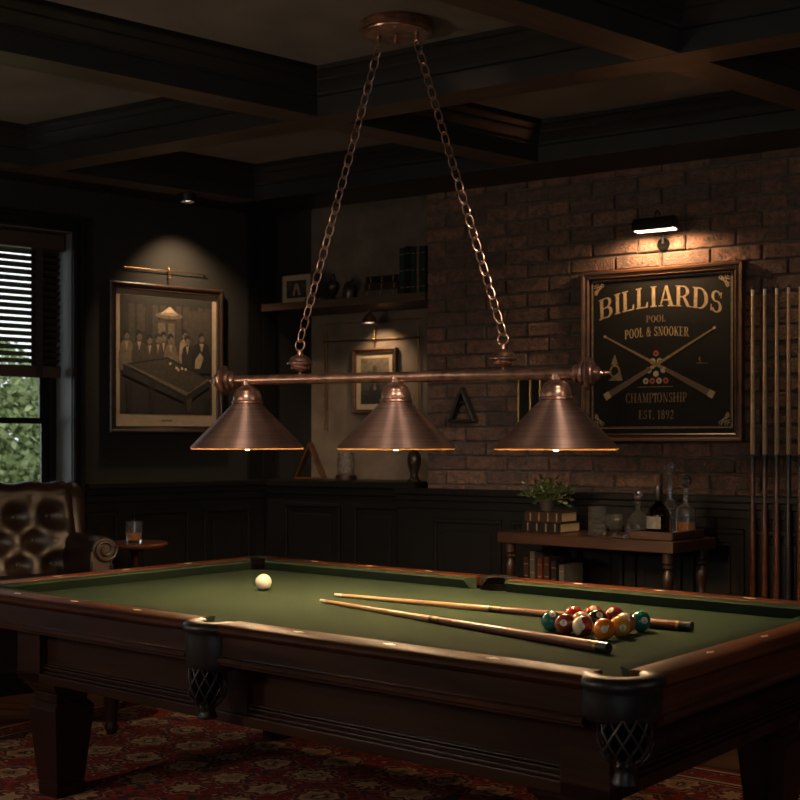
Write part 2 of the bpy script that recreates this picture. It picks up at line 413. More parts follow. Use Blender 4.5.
# window casing + window
def casing(name, o, rz, w):
    a, c, z0, z1 = w; b = MB()
    for x0, x1 in ((c, c+.052), (a-.052, a)):
        s = 1 if x0 == c else -1
        b.box(x0, x1, -.022, 0, z0-.02, z1+.065)
    b.box(c+.036, c+.056, -.032, -.02, z0-.02, z1+.07); b.box(c+.004, c+.016, -.03, -.02, z0-.02, z1)
    b.box(a-.056, a-.036, -.032, -.02, z0-.02, z1+.07); b.box(a-.016, a-.004, -.03, -.02, z0-.02, z1)
    b.box(a-.052, c+.052, -.022, 0, z1, z1+.065); b.box(a-.056, c+.056, -.034, -.02, z1+.046, z1+.07); b.box(a, c, -.03, -.02, z1+.004, z1+.016)
    b.box(a-.06, c+.06, -.07, .19, z0-.035, z0)
    return struct(name, b, M['dark_panel'], loc=o, rz=rz, smooth=0, bevel=.003)
def window(name, o, rz, w, rail):
    a, c, z0, z1 = w; y0, y1 = .2, .25
    b = MB(); fw = .036
    b.box(a, a+fw, y0-.02, y1+.02, z0, z1); b.box(c-fw, c, y0-.02, y1+.02, z0, z1); b.box(a, c, y0-.02, y1+.02, z1-fw, z1); b.box(a, c, y0-.02, y1+.02, z0, z0+fw)
    r = struct(name, b, M['dark_panel'], loc=o, rz=rz, smooth=0, bevel=.003)
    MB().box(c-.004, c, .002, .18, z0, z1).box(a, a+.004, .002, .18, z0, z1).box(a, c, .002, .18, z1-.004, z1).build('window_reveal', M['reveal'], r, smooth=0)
    for sz0, sz1, yy in ((z0+fw, rail+.015, y0+.0), (rail-.015, z1-fw, y0+.022)):
        q = MB(); e = .036
        q.box(a+fw, a+fw+e, yy, yy+.025, sz0, sz1); q.box(c-fw-e, c-fw, yy, yy+.025, sz0, sz1); q.box(a+fw, c-fw, yy, yy+.025, sz0, sz0+e*.8); q.box(a+fw, c-fw, yy, yy+.025, sz1-e*.8, sz1)
        s = q.build('window_sash', M['dark_panel'], r, smooth=0, bevel=.003)
        MB().box(a+fw+e, c-fw-e, yy+.01, yy+.014, sz0+e*.8, sz1-e*.8).build('window_glass', M['pane'], s, smooth=0)
    return r
casing('trim_6', K, RL, WIN[0]); window('window_1', K, RL, WIN[0], EYE+.112)
casing('trim_7', K, RL, WIN[1]); window('window_2', K, RL, WIN[1], 1.4)
for i, w in enumerate(FW):
    casing('trim_%d' % (8+i), D2, RF, w); window('window_%d' % (3+i), D2, RF, w, 1.35)

# wooden blind
a, c, z0, z1 = WIN[0]
bl0, bl1 = a+.035, c-.03
root = thing('venetian_blind', 'dark wooden slatted blind half lowered over the window at left', 'blind', wl(0)+Vector((0,0,0)), RL)
MB().box(bl0-.01, bl1+.015, .055, .125, 2.165, z1-.012).build('headrail', M['blind'], root, bevel=.003)
b = MB(); zb = EYE+.368
tilt = Matrix.Rotation(math.radians(-20), 3, 'X')
zs = zb+.035
while zs < 2.155:
    b.box(bl0, bl1, .067, .115, zs-.0015, zs+.0015, rot=tilt); zs += .0335
b.build('slats', M['blind'], root, smooth=0)
MB().box(bl0, bl1, .062, .12, zb-.045, zb+.012).build('bottom_rail', M['blind'], root, bevel=.003)
for xx in (onl(37, 300, -.09)[0], bl0+.17):
    MB().box(xx-.016, xx+.016, .058, .0605, zb-.045, 2.17).box(xx-.016, xx+.016, .1215, .124, zb-.045, 2.17).build('ladder_tape', M['tape'], root, smooth=0)
# wall cord? none in the photograph

# ------------------------------------------------------------------ coffered ceiling beams
def beam(name, p, d, t0, t1, w=.145, sides=(1, -1), dz=0, sm='soffit'):
    """p lies on the centre line, d is the direction"""
    h = CEIL - SOFF
    half = [(w/2, 0), (w/2, .072), (w/2+.010, .076), (w/2+.010, .088), (w/2+.018, .098), (w/2+.034, .118), (w/2+.040, .122), (w/2+.040, .130), (w/2+.058, .148), (w/2+.068, .152), (w/2+.068, h)]
    L = [(-x, z) for x, z in half][::-1] if -1 in sides else [(-w/2, h), (-w/2, 0)]
    Rr = half if 1 in sides else [(w/2, 0), (w/2, h)]
    b = MB(); b.prism(L + Rr, lambda q: (t0, q[0], q[1]), lambda q: (t1, q[0], q[1]))
    for f in b.bm.faces:
        if all(abs(v.co.z) < 1e-5 for v in f.verts): f.material_index = 1
    return struct(name, b, [M['beam'], M[sm]], loc=(p.x, p.y, SOFF+dz), rz=math.atan2(d.y, d.x), smooth=20)
pA = at(150, 0, 4.278).xy.to_3d() + Vector((-.636,.772,0))*.08
pB = at(200, 0, 5.048).xy.to_3d() + Vector((.533,.846,0))*.08
pC = at(650, 0, 3.865).xy.to_3d() + Vector((-.636,.772,0))*.08
def span(p, d):
    """where the line p+t*d leaves the room loop"""
    ts = []
    for i in range(5):
        P, Q = LOOP[i], LOOP[(i+1) % 5]; e = Q-P
        den = d.x*e.y - d.y*e.x
        if abs(den) < 1e-6: continue
        w = P-p; t = (w.x*e.y - w.y*e.x)/den; u = (w.x*d.y - w.y*d.x)/den
        if -1e-6 <= u <= 1+1e-6: ts.append(t)
    return min(ts), max(ts)
sp = (pC - pA).dot(rb)
for i, (p, d) in enumerate(((pA, rl), (pC, rl), (pA - rb*sp, rl), (pC + rb*sp, rl), (pB, rb), (pB + nb*1.75, rb), (pB + nb*3.5, rb))):
    t0, t1 = span(p, d); beam('ceiling_beam', p, d, t0+.06, t1-.06, dz=0 if i < 4 else -.0012)
beam('ceiling_beam', wl(0, .09), rl, -6.5, .02, w=.18, sides=(-1,), dz=-.0024, sm='beam')
beam('ceiling_beam', wb(0, .17), rb, sK-.02, 5.3, w=.34, sides=(-1,), dz=-.0036, sm='beam')
# ------------------------------------------------------------------ small serif lettering made of strokes
def R_(x0, y0, x1, y1): return [[(x0,y0), (x1,y0), (x1,y1), (x0,y1)]]
def A_(cx, cy, rx, ry, a0, a1, tx, ty, n=12):
    out = []; a0, a1 = math.radians(a0), math.radians(a1)
    for i in range(n):
        p, q = a0+(a1-a0)*i/n, a0+(a1-a0)*(i+1)/n
        out.append([(cx+rx*math.cos(p), cy+ry*math.sin(p)), (cx+rx*math.cos(q), cy+ry*math.sin(q)), (cx+(rx-tx)*math.cos(q), cy+(ry-ty)*math.sin(q)), (cx+(rx-tx)*math.cos(p), cy+(ry-ty)*math.sin(p))])
    return out
def D_(x0, y0, x1, y1, w): return [[(x0-w/2,y0), (x0+w/2,y0), (x1+w/2,y1), (x1-w/2,y1)]]
T, U, SF = .17, .06, .055
def stem(x, y0=0, y1=1, sl=.07, sr=.07): return R_(x, y0, x+T, y1) + R_(x-sl, y0, x+T+sr, y0+SF) + R_(x-sl, y1-SF, x+T+sr, y1)
GL = {
 'B': (.74, stem(.07, sr=.02) + R_(.2,1-U,.42,1) + R_(.2,.5-U/2,.42,.5+U/2) + R_(.2,0,.42,U) + A_(.40,.745,.27,.255,-90,90,.15,U) + A_(.42,.26,.30,.28,-90,90,.16,U)),
 'I': (.38, stem(.105)),
 'L': (.66, stem(.07) + R_(.2,0,.62,U) + [[(.62,0),(.62,.27),(.57,.27),(.5,U),(.5,0)]]),
 'A': (.80, [[(.34,1),(.46,1),(.76,0),(.56,0)], [(.34,1),(.40,.93),(.14,0),(.07,0)]] + R_(.2,.28,.56,.28+U) + R_(0,0,.24,SF) + R_(.48,0,.84,SF)),
 'R': (.80, stem(.07) + R_(.2,1-U,.42,1) + R_(.2,.47-U/2,.42,.47+U/2) + A_(.40,.735,.28,.265,-90,90,.15,U) + [[(.36,.47),(.5,.47),(.76,0),(.58,0)]] + R_(.58,0,.84,SF)),
 'D': (.80, stem(.07, sr=0) + R_(.2,1-U,.4,1) + R_(.2,0,.4,U) + A_(.36,.5,.40,.5,-90,90,.17,U)),
 'S': (.62, A_(.31,.735,.25,.275,20,270,.13,U) + A_(.31,.265,.27,.29,-160,90,.14,U) + R_(.5,.70,.55,.98) + R_(.04,.02,.09,.32)),
 'P': (.70, stem(.07) + R_(.2,1-U,.4,1) + R_(.2,.45-U/2,.4,.45+U/2) + A_(.38,.725,.28,.275,-90,90,.15,U)),
 'O': (.84, A_(.41,.5,.40,.52,0,360,.17,U,24)),
 'N': (.86, R_(.12,0,.18,1) + R_(.68,0,.74,1) + [[(.06,1),(.24,1),(.74,0),(.60,0)]] + R_(.02,0,.30,SF) + R_(.56,1-SF,.84,1) + R_(0,1-SF,.2,1)),
 'K': (.82, stem(.07) + D_(.2,.38,.66,1,.08) + D_(.66,0,.36,.56,.17) + R_(.5,0,.84,SF) + R_(.52,1-SF,.8,1)),
 'E': (.70, stem(.07) + R_(.2,1-U,.62,1) + R_(.2,.5-U/2,.46,.5+U/2) + R_(.2,0,.64,U) + R_(.58,.74,.62,1) + R_(.43,.4,.47,.6) + R_(.60,0,.64,.27)),
 'C': (.76, A_(.42,.5,.40,.52,50,310,.17,U,20) + R_(.64,.68,.69,1.0) + R_(.64,0,.69,.28)),
 'H': (.92, stem(.07) + stem(.65) + R_(.2,.5-U/2,.7,.5+U/2)),
 'M': (1.02, R_(.12,0,.18,1) + R_(.74,0,.90,1) + D_(.16,1,.47,.04,.16) + D_(.80,1,.5,.04,.06) + R_(.02,0,.3,SF) + R_(.66,0,.98,SF) + R_(.02,1-SF,.2,1) + R_(.8,1-SF,.98,1)),
 'T': (.74, R_(.285,0,.285+T,1) + R_(.04,1-U,.70,1) + R_(.20,0,.54,SF) + R_(.04,.74,.08,1) + R_(.66,.74,.70,1)),
 '&': (.86, A_(.36,.77,.20,.25,0,360,.09,U,16) + A_(.34,.28,.30,.30,90,330,.13,U) + D_(.72,0,.26,.66,.14) + D_(.58,.14,.74,.5,.06) + R_(.6,.47,.86,.52)),
 '.': (.28, R_(.06,0,.20,.15)),
 '1': (.46, R_(.15,0,.15+T*.9,1) + R_(.04,0,.42,SF) + D_(.06,.78,.2,.98,.12)),
 '2': (.62, A_(.30,.72,.26,.29,-20,175,.14,U) + D_(.09,.05,.50,.64,.10) + R_(.04,0,.56,.12)),
 '3': (.6, A_(.27,.74,.25,.27,-90,160,.13,U) + A_(.27,.26,.28,.28,-160,90,.14,U)),
 '0': (.66, A_(.33,.5,.31,.52,0,360,.15,U,20)),
 '4': (.64, R_(.36,0,.36+T*.9,1) + R_(.02,.24,.62,.34) + D_(.06,.3,.42,1,.07)),
 '5': (.6, A_(.27,.31,.28,.33,-160,100,.14,U) + R_(.10,.56,.18,1) + R_(.10,.88,.54,1)),
 '6': (.64, A_(.31,.30,.28,.31,0,360,.14,U,20) + A_(.46,.45,.43,.55,95,180,.15,U)),
 '7': (.6, R_(.04,.88,.58,1) + D_(.22,0,.5,.9,.15)),
 '8': (.66, A_(.32,.745,.25,.27,0,360,.13,U,18) + A_(.32,.265,.29,.285,0,360,.14,U,18)),
 '9': (.64, A_(.31,.70,.28,.31,0,360,.14,U,20) + A_(.16,.55,.43,.55,-85,0,.15,U)),
}
def text(b, s, x0, x1, h, fn, mi=0, gap=.10, space=.45):
    """lay s between x0 and x1; fn(x, y) -> 3D point; y runs 0..h"""
    wid = sum(space if c == ' ' else GL[c][0] + gap for c in s) - gap
    k = (x1-x0)/wid; x = x0
    for c in s:
        if c == ' ': x += space*k; continue
        for q in GL[c][1]:
            b.poly([fn(x+px*k, py*h) for px, py in q], mi)
        x += (GL[c][0]+gap)*k

# ------------------------------------------------------------------ pool table
CX, CY, YAW = -.0693, 4.0251, -.69299
tu = Vector((math.cos(YAW), math.sin(YAW), 0)); tn = Vector((-tu.y, tu.x, 0))
def tw(u, n, z=0): return Vector((CX, CY, 0)) + tu*u + tn*n + Vector((0,0,z))
L2, W2 = 1.369, .770
RT = EYE-.5                                  # rail top .71
BED = RT-.045
SP = -.03                                    # far side pocket offset
table = thing('pool_table', 'mahogany pool table with green cloth and black leather net pockets', 'pool table', tw(0,0,0), YAW)
ci, cn = L2-.086, W2-.086                    # corner pocket centres
WI = .092                                    # wooden rail width
# bed cloth with pocket bites
def bite(cx, cy, r, a0, a1, n=10): return [(cx+r*math.cos(math.radians(a0+(a1-a0)*i/n)), cy+r*math.sin(math.radians(a0+(a1-a0)*i/n))) for i in range(n+1)]
bx, by = L2-WI, W2-WI
pr = .066
out = []
out += bite(-ci+.008, -cn+.008, pr, 80, 10)[::1]
out += bite(0, -by-.035, pr, 150, 30)
out += bite(ci-.008, -cn+.008, pr, 170, 100)
out += bite(ci-.008, cn-.008, pr, 260, 190)
out += bite(SP, by+.035, pr, -30, -150)
out += bite(-ci+.008, cn-.008, pr, -10, -80)
b = MB(); b.prism(out, lambda p: (p[0], p[1], BED-.03), lambda p: (p[0], p[1], BED))
bmesh.ops.triangulate(b.bm, faces=[f for f in b.bm.faces if len(f.verts) > 4])
b.build('cloth', M['felt'], table, smooth=0)
# rails: segments between pockets
CG, SG = .135, .07                            # gap from the outer corner, half gap at the side pocket
def rail(axis, sgn, a, c, jaws):
    """axis 'u': long rail at n = sgn*W2 from u=a..c ; axis 'n': short rail"""
    def P(t, off, z): return (t, sgn*(W2-off), z) if axis == 'u' else (sgn*(L2-off), t, z)
    prof = [(WI, RT-.035), (WI, RT-.002), (WI-.006, RT), (.022, RT), (.010, RT-.004), (.002, RT-.012), (0, RT-.02), (.004, RT-.028), (.014, RT-.033), (.022, RT-.035)]
    b = MB(); b.prism(prof, lambda q: P(a, q[0], q[1]), lambda q: P(c, q[0], q[1]))
    r = b.build('rail', M['mahog_x'] if axis == 'u' else M['mahog_y_lit'], table, smooth=40, bevel=.0015)
    # fascia board and bead moulding under the rail
    b = MB(); pf = [(.03, RT-.034), (.02, RT-.034), (.02, RT-.09), (.008, RT-.094), (.003, RT-.10), (.003, RT-.104), (.012, RT-.108), (.012, RT-.113), (.022, RT-.117), (.06, RT-.117), (.06, RT-.034)]
    b.prism(pf, lambda q: P(a, q[0], q[1]), lambda q: P(c, q[0], q[1]))
    b.build('rail_fascia', M['fascia_x'] if axis == 'u' else M['fascia_y_lit'], table, smooth=25, bevel=.001)
    # cushion
    b = MB(); cp = [(WI, RT-.004), (WI+.018, RT-.003), (WI+.050, RT-.006), (WI+.052, RT-.010), (WI+.024, BED+.001), (WI, BED+.001)]
    ja, jc = jaws
    b.prism(cp, lambda q: P(a+ja*(q[0]-WI)-.0*ja, q[0], q[1]), lambda q: P(c-jc*(q[0]-WI), q[0], q[1]))
    b.build('cushion', M['felt'], table, smooth=40)
    # inlaid sights
    for i in range(1, 4):
        t = a + (c-a)*(i/4 if axis == 'n' else (i-.15)/3.7)
        b = MB(); s = .021; w = .0095
        b.prism([(-s,0),(0,-w),(s,0),(0,w)], lambda q: P(t+q[0], .052+q[1], RT-.001), lambda q: P(t+q[0], .052+q[1], RT+.0006))
        o = b.build('sight', M['pearl'], r, smooth=0); o['label'] = 'pale diamond inlay'
rail('u', -1, -L2+CG, -SG, (1.0, .45)); rail('u', -1, SG, L2-CG, (.45, 1.0))
rail('u', 1, -L2+CG, SP-SG, (1.0, .45)); rail('u', 1, SP+SG, L2-CG, (.45, 1.0))
rail('n', -1, -W2+CG, W2-CG, (1.0, 1.0)); rail('n', 1, -W2+CG, W2-CG, (1.0, 1.0))
# cabinet
c0, c1, cw = -1.05, 1.245, .665
b = MB(); zt, zb_ = RT-.118, EYE-.80
b.box(c0+.03, c1-.03, -cw+.03, cw-.03, zb_+.005, zt)
b.box(c0+.08, c1-.08, -cw+.01, cw-.01, zt-.001, BED-.031)
for sx in (c0, c1):                                                 # corner posts
    for sy in (-cw, cw):
        x0, x1 = (sx, sx+.13) if sx < 0 else (sx-.13, sx); y0, y1 = (sy, sy+.13) if sy < 0 else (sy-.13, sy)
        b.box(x0, x1, y0, y1, zb_, zt)
for sy in (-1, 1):                                                  # stiles, base mouldings of the long sides
    y0, y1 = sorted((sy*cw, sy*(cw-.03)))
    b.box(c0, c1, y0, y1, zb_, zb_+.03)
    for z0, z1, pp in ((zb_+.03, zb_+.038, .012), (zb_+.046, zb_+.053, .008), (zb_+.058, zb_+.062, .014)):
        q0, q1 = sorted((sy*(cw-.03), sy*(cw-.012-pp*.2))); b.box(c0+.1, c1-.1, q0, q1, z0, z1)
    q0, q1 = sorted((sy*(cw-.03), sy*(cw-.012))); b.box(-.07, .07, q0, q1, zb_, zt)
for sx, s in ((c0, 1), (c1, -1)):
    x0, x1 = sorted((sx, sx+s*.03)); b.box(x0, x1, -cw, cw, zb_, zb_+.03)
    for z0, z1, pp in ((zb_+.03, zb_+.038, .0), (zb_+.046, zb_+.053, .0), (zb_+.058, zb_+.062, .0)):
        x0, x1 = sorted((sx+s*.03, sx+s*.013)); b.box(x0, x1, -cw+.1, cw-.1, z0, z1)
b.build('cabinet', M['cabinet'], table, smooth=0, bevel=.003)
# legs
for lx in (-.955, 1.10):
    for ly in (-.555, .50 if lx < 0 else .555):
        b = MB()
        b.taper(lx, ly, zb_-.02, zb_-.001, .088, .088, .092, .092); b.taper(lx, ly, zb_-.045, zb_-.02, .066, .066, .082, .082)
        b.taper(lx, ly, zb_-.075, zb_-.045, .062, .062, .064, .064); b.taper(lx, ly, zb_-.095, zb_-.075, .080, .080, .064, .064)
        b.taper(lx, ly, .06, zb_-.095, .056, .056, .080, .080); b.taper(lx, ly, .054, .06, .053, .053, .053, .053); b.taper(lx, ly, 0.013, .054, .053, .053, .056, .056)
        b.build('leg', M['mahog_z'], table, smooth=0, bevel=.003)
# pockets
def pocket(cx, cy, amid, R, span_, zsh, rnet, zn, off, tas):
    """amid: outward direction (deg). leather roll and shield, cord net, tassel"""
    a0, a1 = math.radians(amid-span_), math.radians(amid+span_)
    b = MB(); o = (cx, cy, 0)
    sec = [(R-.052, RT-.006), (R-.046, RT-.0005), (R-.02, RT+.001), (R-.008, RT-.001), (R+.001, RT-.008), (R+.004, RT-.016), (R+.001, RT-.025), (R-.004, RT-.029), (R-.005, RT-.034),
           (R-.004, RT-.05), (R-.006, zsh+.02), (R-.010, zsh+.006), (R-.016, zsh), (R-.022, zsh), (R-.020, zsh+.03), (R-.020, RT-.04), (R-.030, RT-.03)]
    n = 28; rows = []
    for i in range(n+1):
        a = a0 + (a1-a0)*i/n
        rows.append([b.bm.verts.new((cx+r*math.cos(a), cy+r*math.sin(a), z)) for r, z in sec])
    k = len(sec)
    for A, B in zip(rows, rows[1:]):
        for i in range(k): b.bm.faces.new([A[i], A[(i+1) % k], B[(i+1) % k], B[i]])
    b.bm.faces.new(rows[0]); b.bm.faces.new(rows[-1][::-1])
    pk = b.build('pocket', M['leather'], table, smooth=50)
    ux, uy = math.cos(math.radians(amid)), math.sin(math.radians(amid))
    # liner bag inside
    b = MB(); ox, oy = cx+ux*off, cy+uy*off
    b.lathe([(rnet*.92, zsh+.03), (rnet*.95, zsh-.02), (rnet*.9, (zsh+zn)/2), (rnet*.55, zn+.012), (0, zn+.008)], (ox, oy, 0), n=20, cap=False)
    b.lathe([(R-.025, RT-.03), (R-.028, zsh+.02)], (cx, cy, 0), n=20, cap=False, a0=a0, a1=a1)
    b.build('pocket_lining', M['black'], pk)
    b = MB(); N = 11
    def rad(t): return rnet*(1 + .14*math.sin(PI*min(1, t*1.15))) * (1 if t < .72 else 1 - .42*((t-.72)/.28)**1.5)
    for s in (1, -1):
        for i in range(N):
            pts = []
            for j in range(13):
                t = j/12; a = 2*PI*i/N + s*t*1.15
                pts.append((ox+rad(t)*math.cos(a), oy+rad(t)*math.sin(a), zsh+.012+(zn-zsh-.012)*t))
            b.tube(pts, .0026, 5)
    b.build('pocket_net', M['net'], pk)
    MB().lathe([(.0, zn+.012), (.022, zn+.010), (.026, zn-.002), (.021, zn-.012), (.022, zn-.02), (.030, zn-tas), (.026, zn-tas-.004), (0, zn-tas-.002)], (ox, oy, 0), n=18).build('tassel', M['leather'], pk)
    for s in (-1, 1):                                              # brass rail bolts at both ends of the leather
        a = a0 if s < 0 else a1; tx, ty = -math.sin(a)*s, math.cos(a)*s
        p = Vector((cx+(R-.002)*math.cos(a), cy+(R-.002)*math.sin(a), RT-.018)) + Vector((tx, ty, 0))*.001
        b = MB().lathe([(0,.008), (.004,.007), (.008,.003), (.0085,0), (.0085,-.012), (0,-.012)], p, axis=(math.cos(a), math.sin(a), 0), n=12)
        bo = b.build('bolt_cap', M['bronze'], pk); bo['label'] = 'copper bolt cap'
for sx in (-1, 1):
    for sy in (-1, 1):
        pocket(sx*ci, sy*cn, math.degrees(math.atan2(sy, sx)), .095, 104, EYE-.598, .052, EYE-.690, .034, .040)
pocket(0, -W2+.062, -90, .090, 92, EYE-.634, .048, EYE-.738, .030, .030)
pocket(SP, W2-.062, 90, .090, 92, EYE-.634, .048, EYE-.738, .030, .030)

# balls
BR = .0302
def spot(b, d, r, mi, ang=.36, digit=None):
    """a white disc hugging the ball around direction d, with a number"""
    d = Vector(d).normalized(); x = Vector((0,0,1)).cross(d)
    x = x.normalized() if x.length > .1 else Vector((1,0,0)); y = d.cross(x)
    n = 18; c = b.bm.verts.new(d*(r+.0004)); ring = []
    for k in (1, 2):
        ring.append([b.bm.verts.new((d*math.cos(ang*k/2) + (x*math.cos(2*PI*i/n) + y*math.sin(2*PI*i/n))*math.sin(ang*k/2))*(r+.0004)) for i in range(n)])
    for i in range(n):
        b.bm.faces.new([c, ring[0][i], ring[0][(i+1) % n]]).material_index = 0
        b.bm.faces.new([ring[0][i], ring[1][i], ring[1][(i+1) % n], ring[0][(i+1) % n]]).material_index = 0
    if digit:
        h = .0095; w = .0062*len(digit)
        text(b, digit, -w/2, w/2, h, lambda px, py: (d + x*px/r + y*(py-h/2)/r).normalized()*(r+.0008), 1)
def ball_mat(n, c, stripe=None):
    t = NT('ball_' + n); t.set(Roughness=.08, Coat_Weight=.4)
    if stripe is None:
        nz = t.n('ShaderNodeTexNoise', Scale=60.0); t.l(t.coord(), nz.inputs['Vector'])
        t.set(Base_Color=t.ramp(nz.outputs['Fac'], [(.3, tuple(v*.9 for v in c)), (.7, c)]))
    else:
        tc = t.n('ShaderNodeTexCoord'); sx = t.n('ShaderNodeSeparateXYZ'); t.l(tc.outputs['Object'], sx.inputs[0])
        f = t.math('LESS_THAN', t.math('ABSOLUTE', sx.outputs['Z']), BR*.52)
        t.set(Base_Color=t.mix(f, stripe, c))
    return t.m
CR = (.62, .52, .36)
M['digit'] = simple('black_numeral', (.015,.014,.013), .3); M['spotw'] = simple('ivory_spot', (.62,.54,.40), .12, coat=.4)
cam = Vector((0, 0, EYE))
BALLS = [ # name, u, n, base, stripe, tilt axis, spot direction offset (right, up), number, label
 ('teal', .6904, -.0375, (.015,.15,.135), None, (0,0), (.15,.85), '6', 'teal ball with a pale spot on top at the far left tip of the cluster'),
 ('maroon', .7509, -.0609, (.16,.03,.025), None, (0,0), (-.15,.1), '7', 'dark maroon ball with a pale number spot, touching the left teal ball'),
 ('tan', .766, .002, (.45,.16,.045), CR, (.7,.3,.6), (-.3,.5), '13', 'small part-hidden cream and orange striped ball behind the maroon balls'),
 ('red', .6865, .0915, (.36,.03,.02), CR, (0,-.75,.66), (.3,-.5), '11', 'leftmost of three red-topped balls at the back, with cream below its red band'),
 ('half', .8125, -.0653, (.15,.025,.02), CR, (-.86,.05,.5), (-.15,-.05), '15', 'half cream, half maroon striped ball beside the orange ball'),
 ('scarlet', .724, .1406, (.42,.035,.022), None, (0,0), (0,1), '3', 'bright red ball in the middle of the back row'),
 ('black', .776, .0729, (.012,.012,.013), None, (0,0), (.3,.55), '8', 'black ball half hidden in the middle of the ball cluster'),
 ('crimson', .7833, .158, (.26,.022,.022), None, (0,0), (-.5,.9), '2', 'crimson ball furthest right of the red balls, behind the yellow one'),
 ('orange', .8853, -.0744, (.62,.17,.02), None, (0,0), (.03,-.03), '5', 'bright orange ball with a white number spot, nearest the camera'),
 ('yellow', .8961, -.0060, (.55,.26,.04), None, (0,0), (.3,-.15), '1', 'amber yellow ball between the orange ball and the teal ball at right'),
 ('pink', .8745, .062, (.36,.12,.08), CR, (-.5,.5,.7), (-.2,.2), '10', 'pinkish striped ball mostly hidden behind the amber yellow ball'),
 ('green', .8895, .1235, (.015,.15,.125), None, (0,0), (.45,.1), '6', 'plain teal ball at the right end of the ball cluster'),
]
def make_ball(p, m, label, spots, name='billiard_ball', group=None, rot=(0,0)):
    o = MB().sphere((0,0,0), BR, u=32, v=20).build(name, m, smooth=180)
    o.location = p; tag(o, label, 'billiard ball', group)
    o.rotation_euler = (math.radians(rot[0]), math.radians(rot[1]), YAW)
    return o
for nm, u_, n_, c_, st, rot, so, num, lab in BALLS:
    p = tw(u_, n_, BED+BR+.0004)
    o = make_ball(p, ball_mat(nm, c_, st), lab, None, group='balls clustered on the cloth')
    v = (cam - p).normalized(); rt = v.cross(Vector((0,0,1))).normalized() * -1; up = rt.cross(v)*-1
    if up.z < 0: up = -up
    if len(rot) == 3: o.rotation_euler = Vector((0,0,1)).rotation_difference((rt*rot[0]+up*rot[1]+v*rot[2]).normalized()).to_euler()
    d = v + rt*so[0] + up*so[1]
    d = o.rotation_euler.to_matrix().inverted() @ d
    b = MB(); spot(b, d, BR, 0, .33, num); b.build('number_spot', [M['spotw'], M['digit']], o, smooth=180)
make_ball(tw(-.672, .127, BED+BR+.0004), simple('cue_ball_ivory', (.72,.64,.48), .12, var=.05, coat=.4), 'cream white cue ball standing alone near the far left of the cloth', None, 'cue_ball')

# cues lying on the cloth
def cue(name, label, p0, p1, j, mats, r0=.0060, r1=.0145, group=None, dark_tip=False):
    d = p1 - p0; Lc = d.length
    root = thing(name, label, 'pool cue', p0, 0, group)
    root.rotation_mode = 'QUATERNION'; root.rotation_quaternion = Vector((1,0,0)).rotation_difference(d.normalized())
    rr = lambda t: r0 + (r1-r0)*t**1.1
    sh, bt = mats
    def seg(nm, t0, t1, m, ex=0, n=8):
        return MB().lathe([(rr(t0+(t1-t0)*i/n)+ex, (t0+(t1-t0)*i/n)*Lc) for i in range(n+1)], (0,0,0), axis=(1,0,0), n=20).build(nm, m, root)
    seg('leather_tip', 0, .008, M['cueblack'] if dark_tip else M['ferrule'], 0, 2); seg('ferrule', .008, .026, M['ferrule'], 0, 2)
    seg('shaft', .026, j, sh); seg('joint_ring', j, j+.011, M['cueblack'], .0008, 2); g = seg('joint_band', j+.011, j+.03, M['brassdim'] if not dark_tip else M['cueblack'], .0006, 2); seg('joint_ring', j+.03, j+.037, M['cueblack'], .0008, 2)
    seg('butt', j+.037, .965, bt); seg('butt_ring', .965, .972, M['brass'], .0006, 2); seg('butt_cap', .972, 1, M['cueblack'], .0002, 3)
    return root
zc0, zc1 = BED+.007, BED+.0155
cue('pool_cue', 'nearer pool cue on the cloth, pale shaft with dark reddish butt pointing right', tw(-.255-.01, .005, zc0), tw(1.012, -.268, zc1), .45, (M['maple'], M['cuebutt']), group='cues lying on the table')
cue('pool_cue', 'farther pool cue on the cloth, honey shaft running behind the ball cluster', tw(-.336, .153, zc0), tw(1.008, .212, zc1+.0004), .485, (M['maple'], M['cuebutt']), group='cues lying on the table')

# ------------------------------------------------------------------ rug
b = MB(); b.box(-2.0, 2.2, -2.0, 1.13, 0, .012)
t = NT('persian_rug')
tc = t.n('ShaderNodeTexCoord'); sx = t.n('ShaderNodeSeparateXYZ'); t.l(tc.outputs['Object'], sx.inputs[0])
def wav(v, k, ph=0): return t.math('SINE', t.math('MULTIPLY_ADD', v, k, ph))
nz = t.n('ShaderNodeTexNoise', Scale=16.0, Detail=3.0); t.l(tc.outputs['Object'], nz.inputs['Vector'])
wx = t.math('MULTIPLY_ADD', nz.outputs['Fac'], .09, sx.outputs['X']); wy = t.math('MULTIPLY_ADD', nz.outputs['Color'], .09, sx.outputs['Y'])
cmb = t.n('ShaderNodeCombineXYZ'); t.l(wx, cmb.inputs[0]); t.l(wy, cmb.inputs[1])
vo = t.n('ShaderNodeTexVoronoi', Scale=4.6); vo.inputs['Randomness'].default_value = .3; t.l(cmb.outputs[0], vo.inputs['Vector'])
sub = t.n('ShaderNodeVectorMath', operation='SUBTRACT'); t.l(cmb.outputs[0], sub.inputs[0]); t.l(vo.outputs['Position'], sub.inputs[1])
sxy = t.n('ShaderNodeSeparateXYZ'); t.l(sub.outputs[0], sxy.inputs[0])
ang_ = t.math('ARCTAN2', sxy.outputs['Y'], sxy.outputs['X'])
ln_ = t.n('ShaderNodeVectorMath', operation='LENGTH'); t.l(sub.outputs[0], ln_.inputs[0])
rr_ = t.math('MULTIPLY', t.math('MULTIPLY', ln_.outputs['Value'], 4.6), t.math('MULTIPLY_ADD', t.math('COSINE', t.math('MULTIPLY', ang_, 8.0)), .10, 1.0))
v2 = t.n('ShaderNodeTexVoronoi', Scale=21.0); v2.inputs['Randomness'].default_value = .75; t.l(cmb.outputs[0], v2.inputs['Vector'])
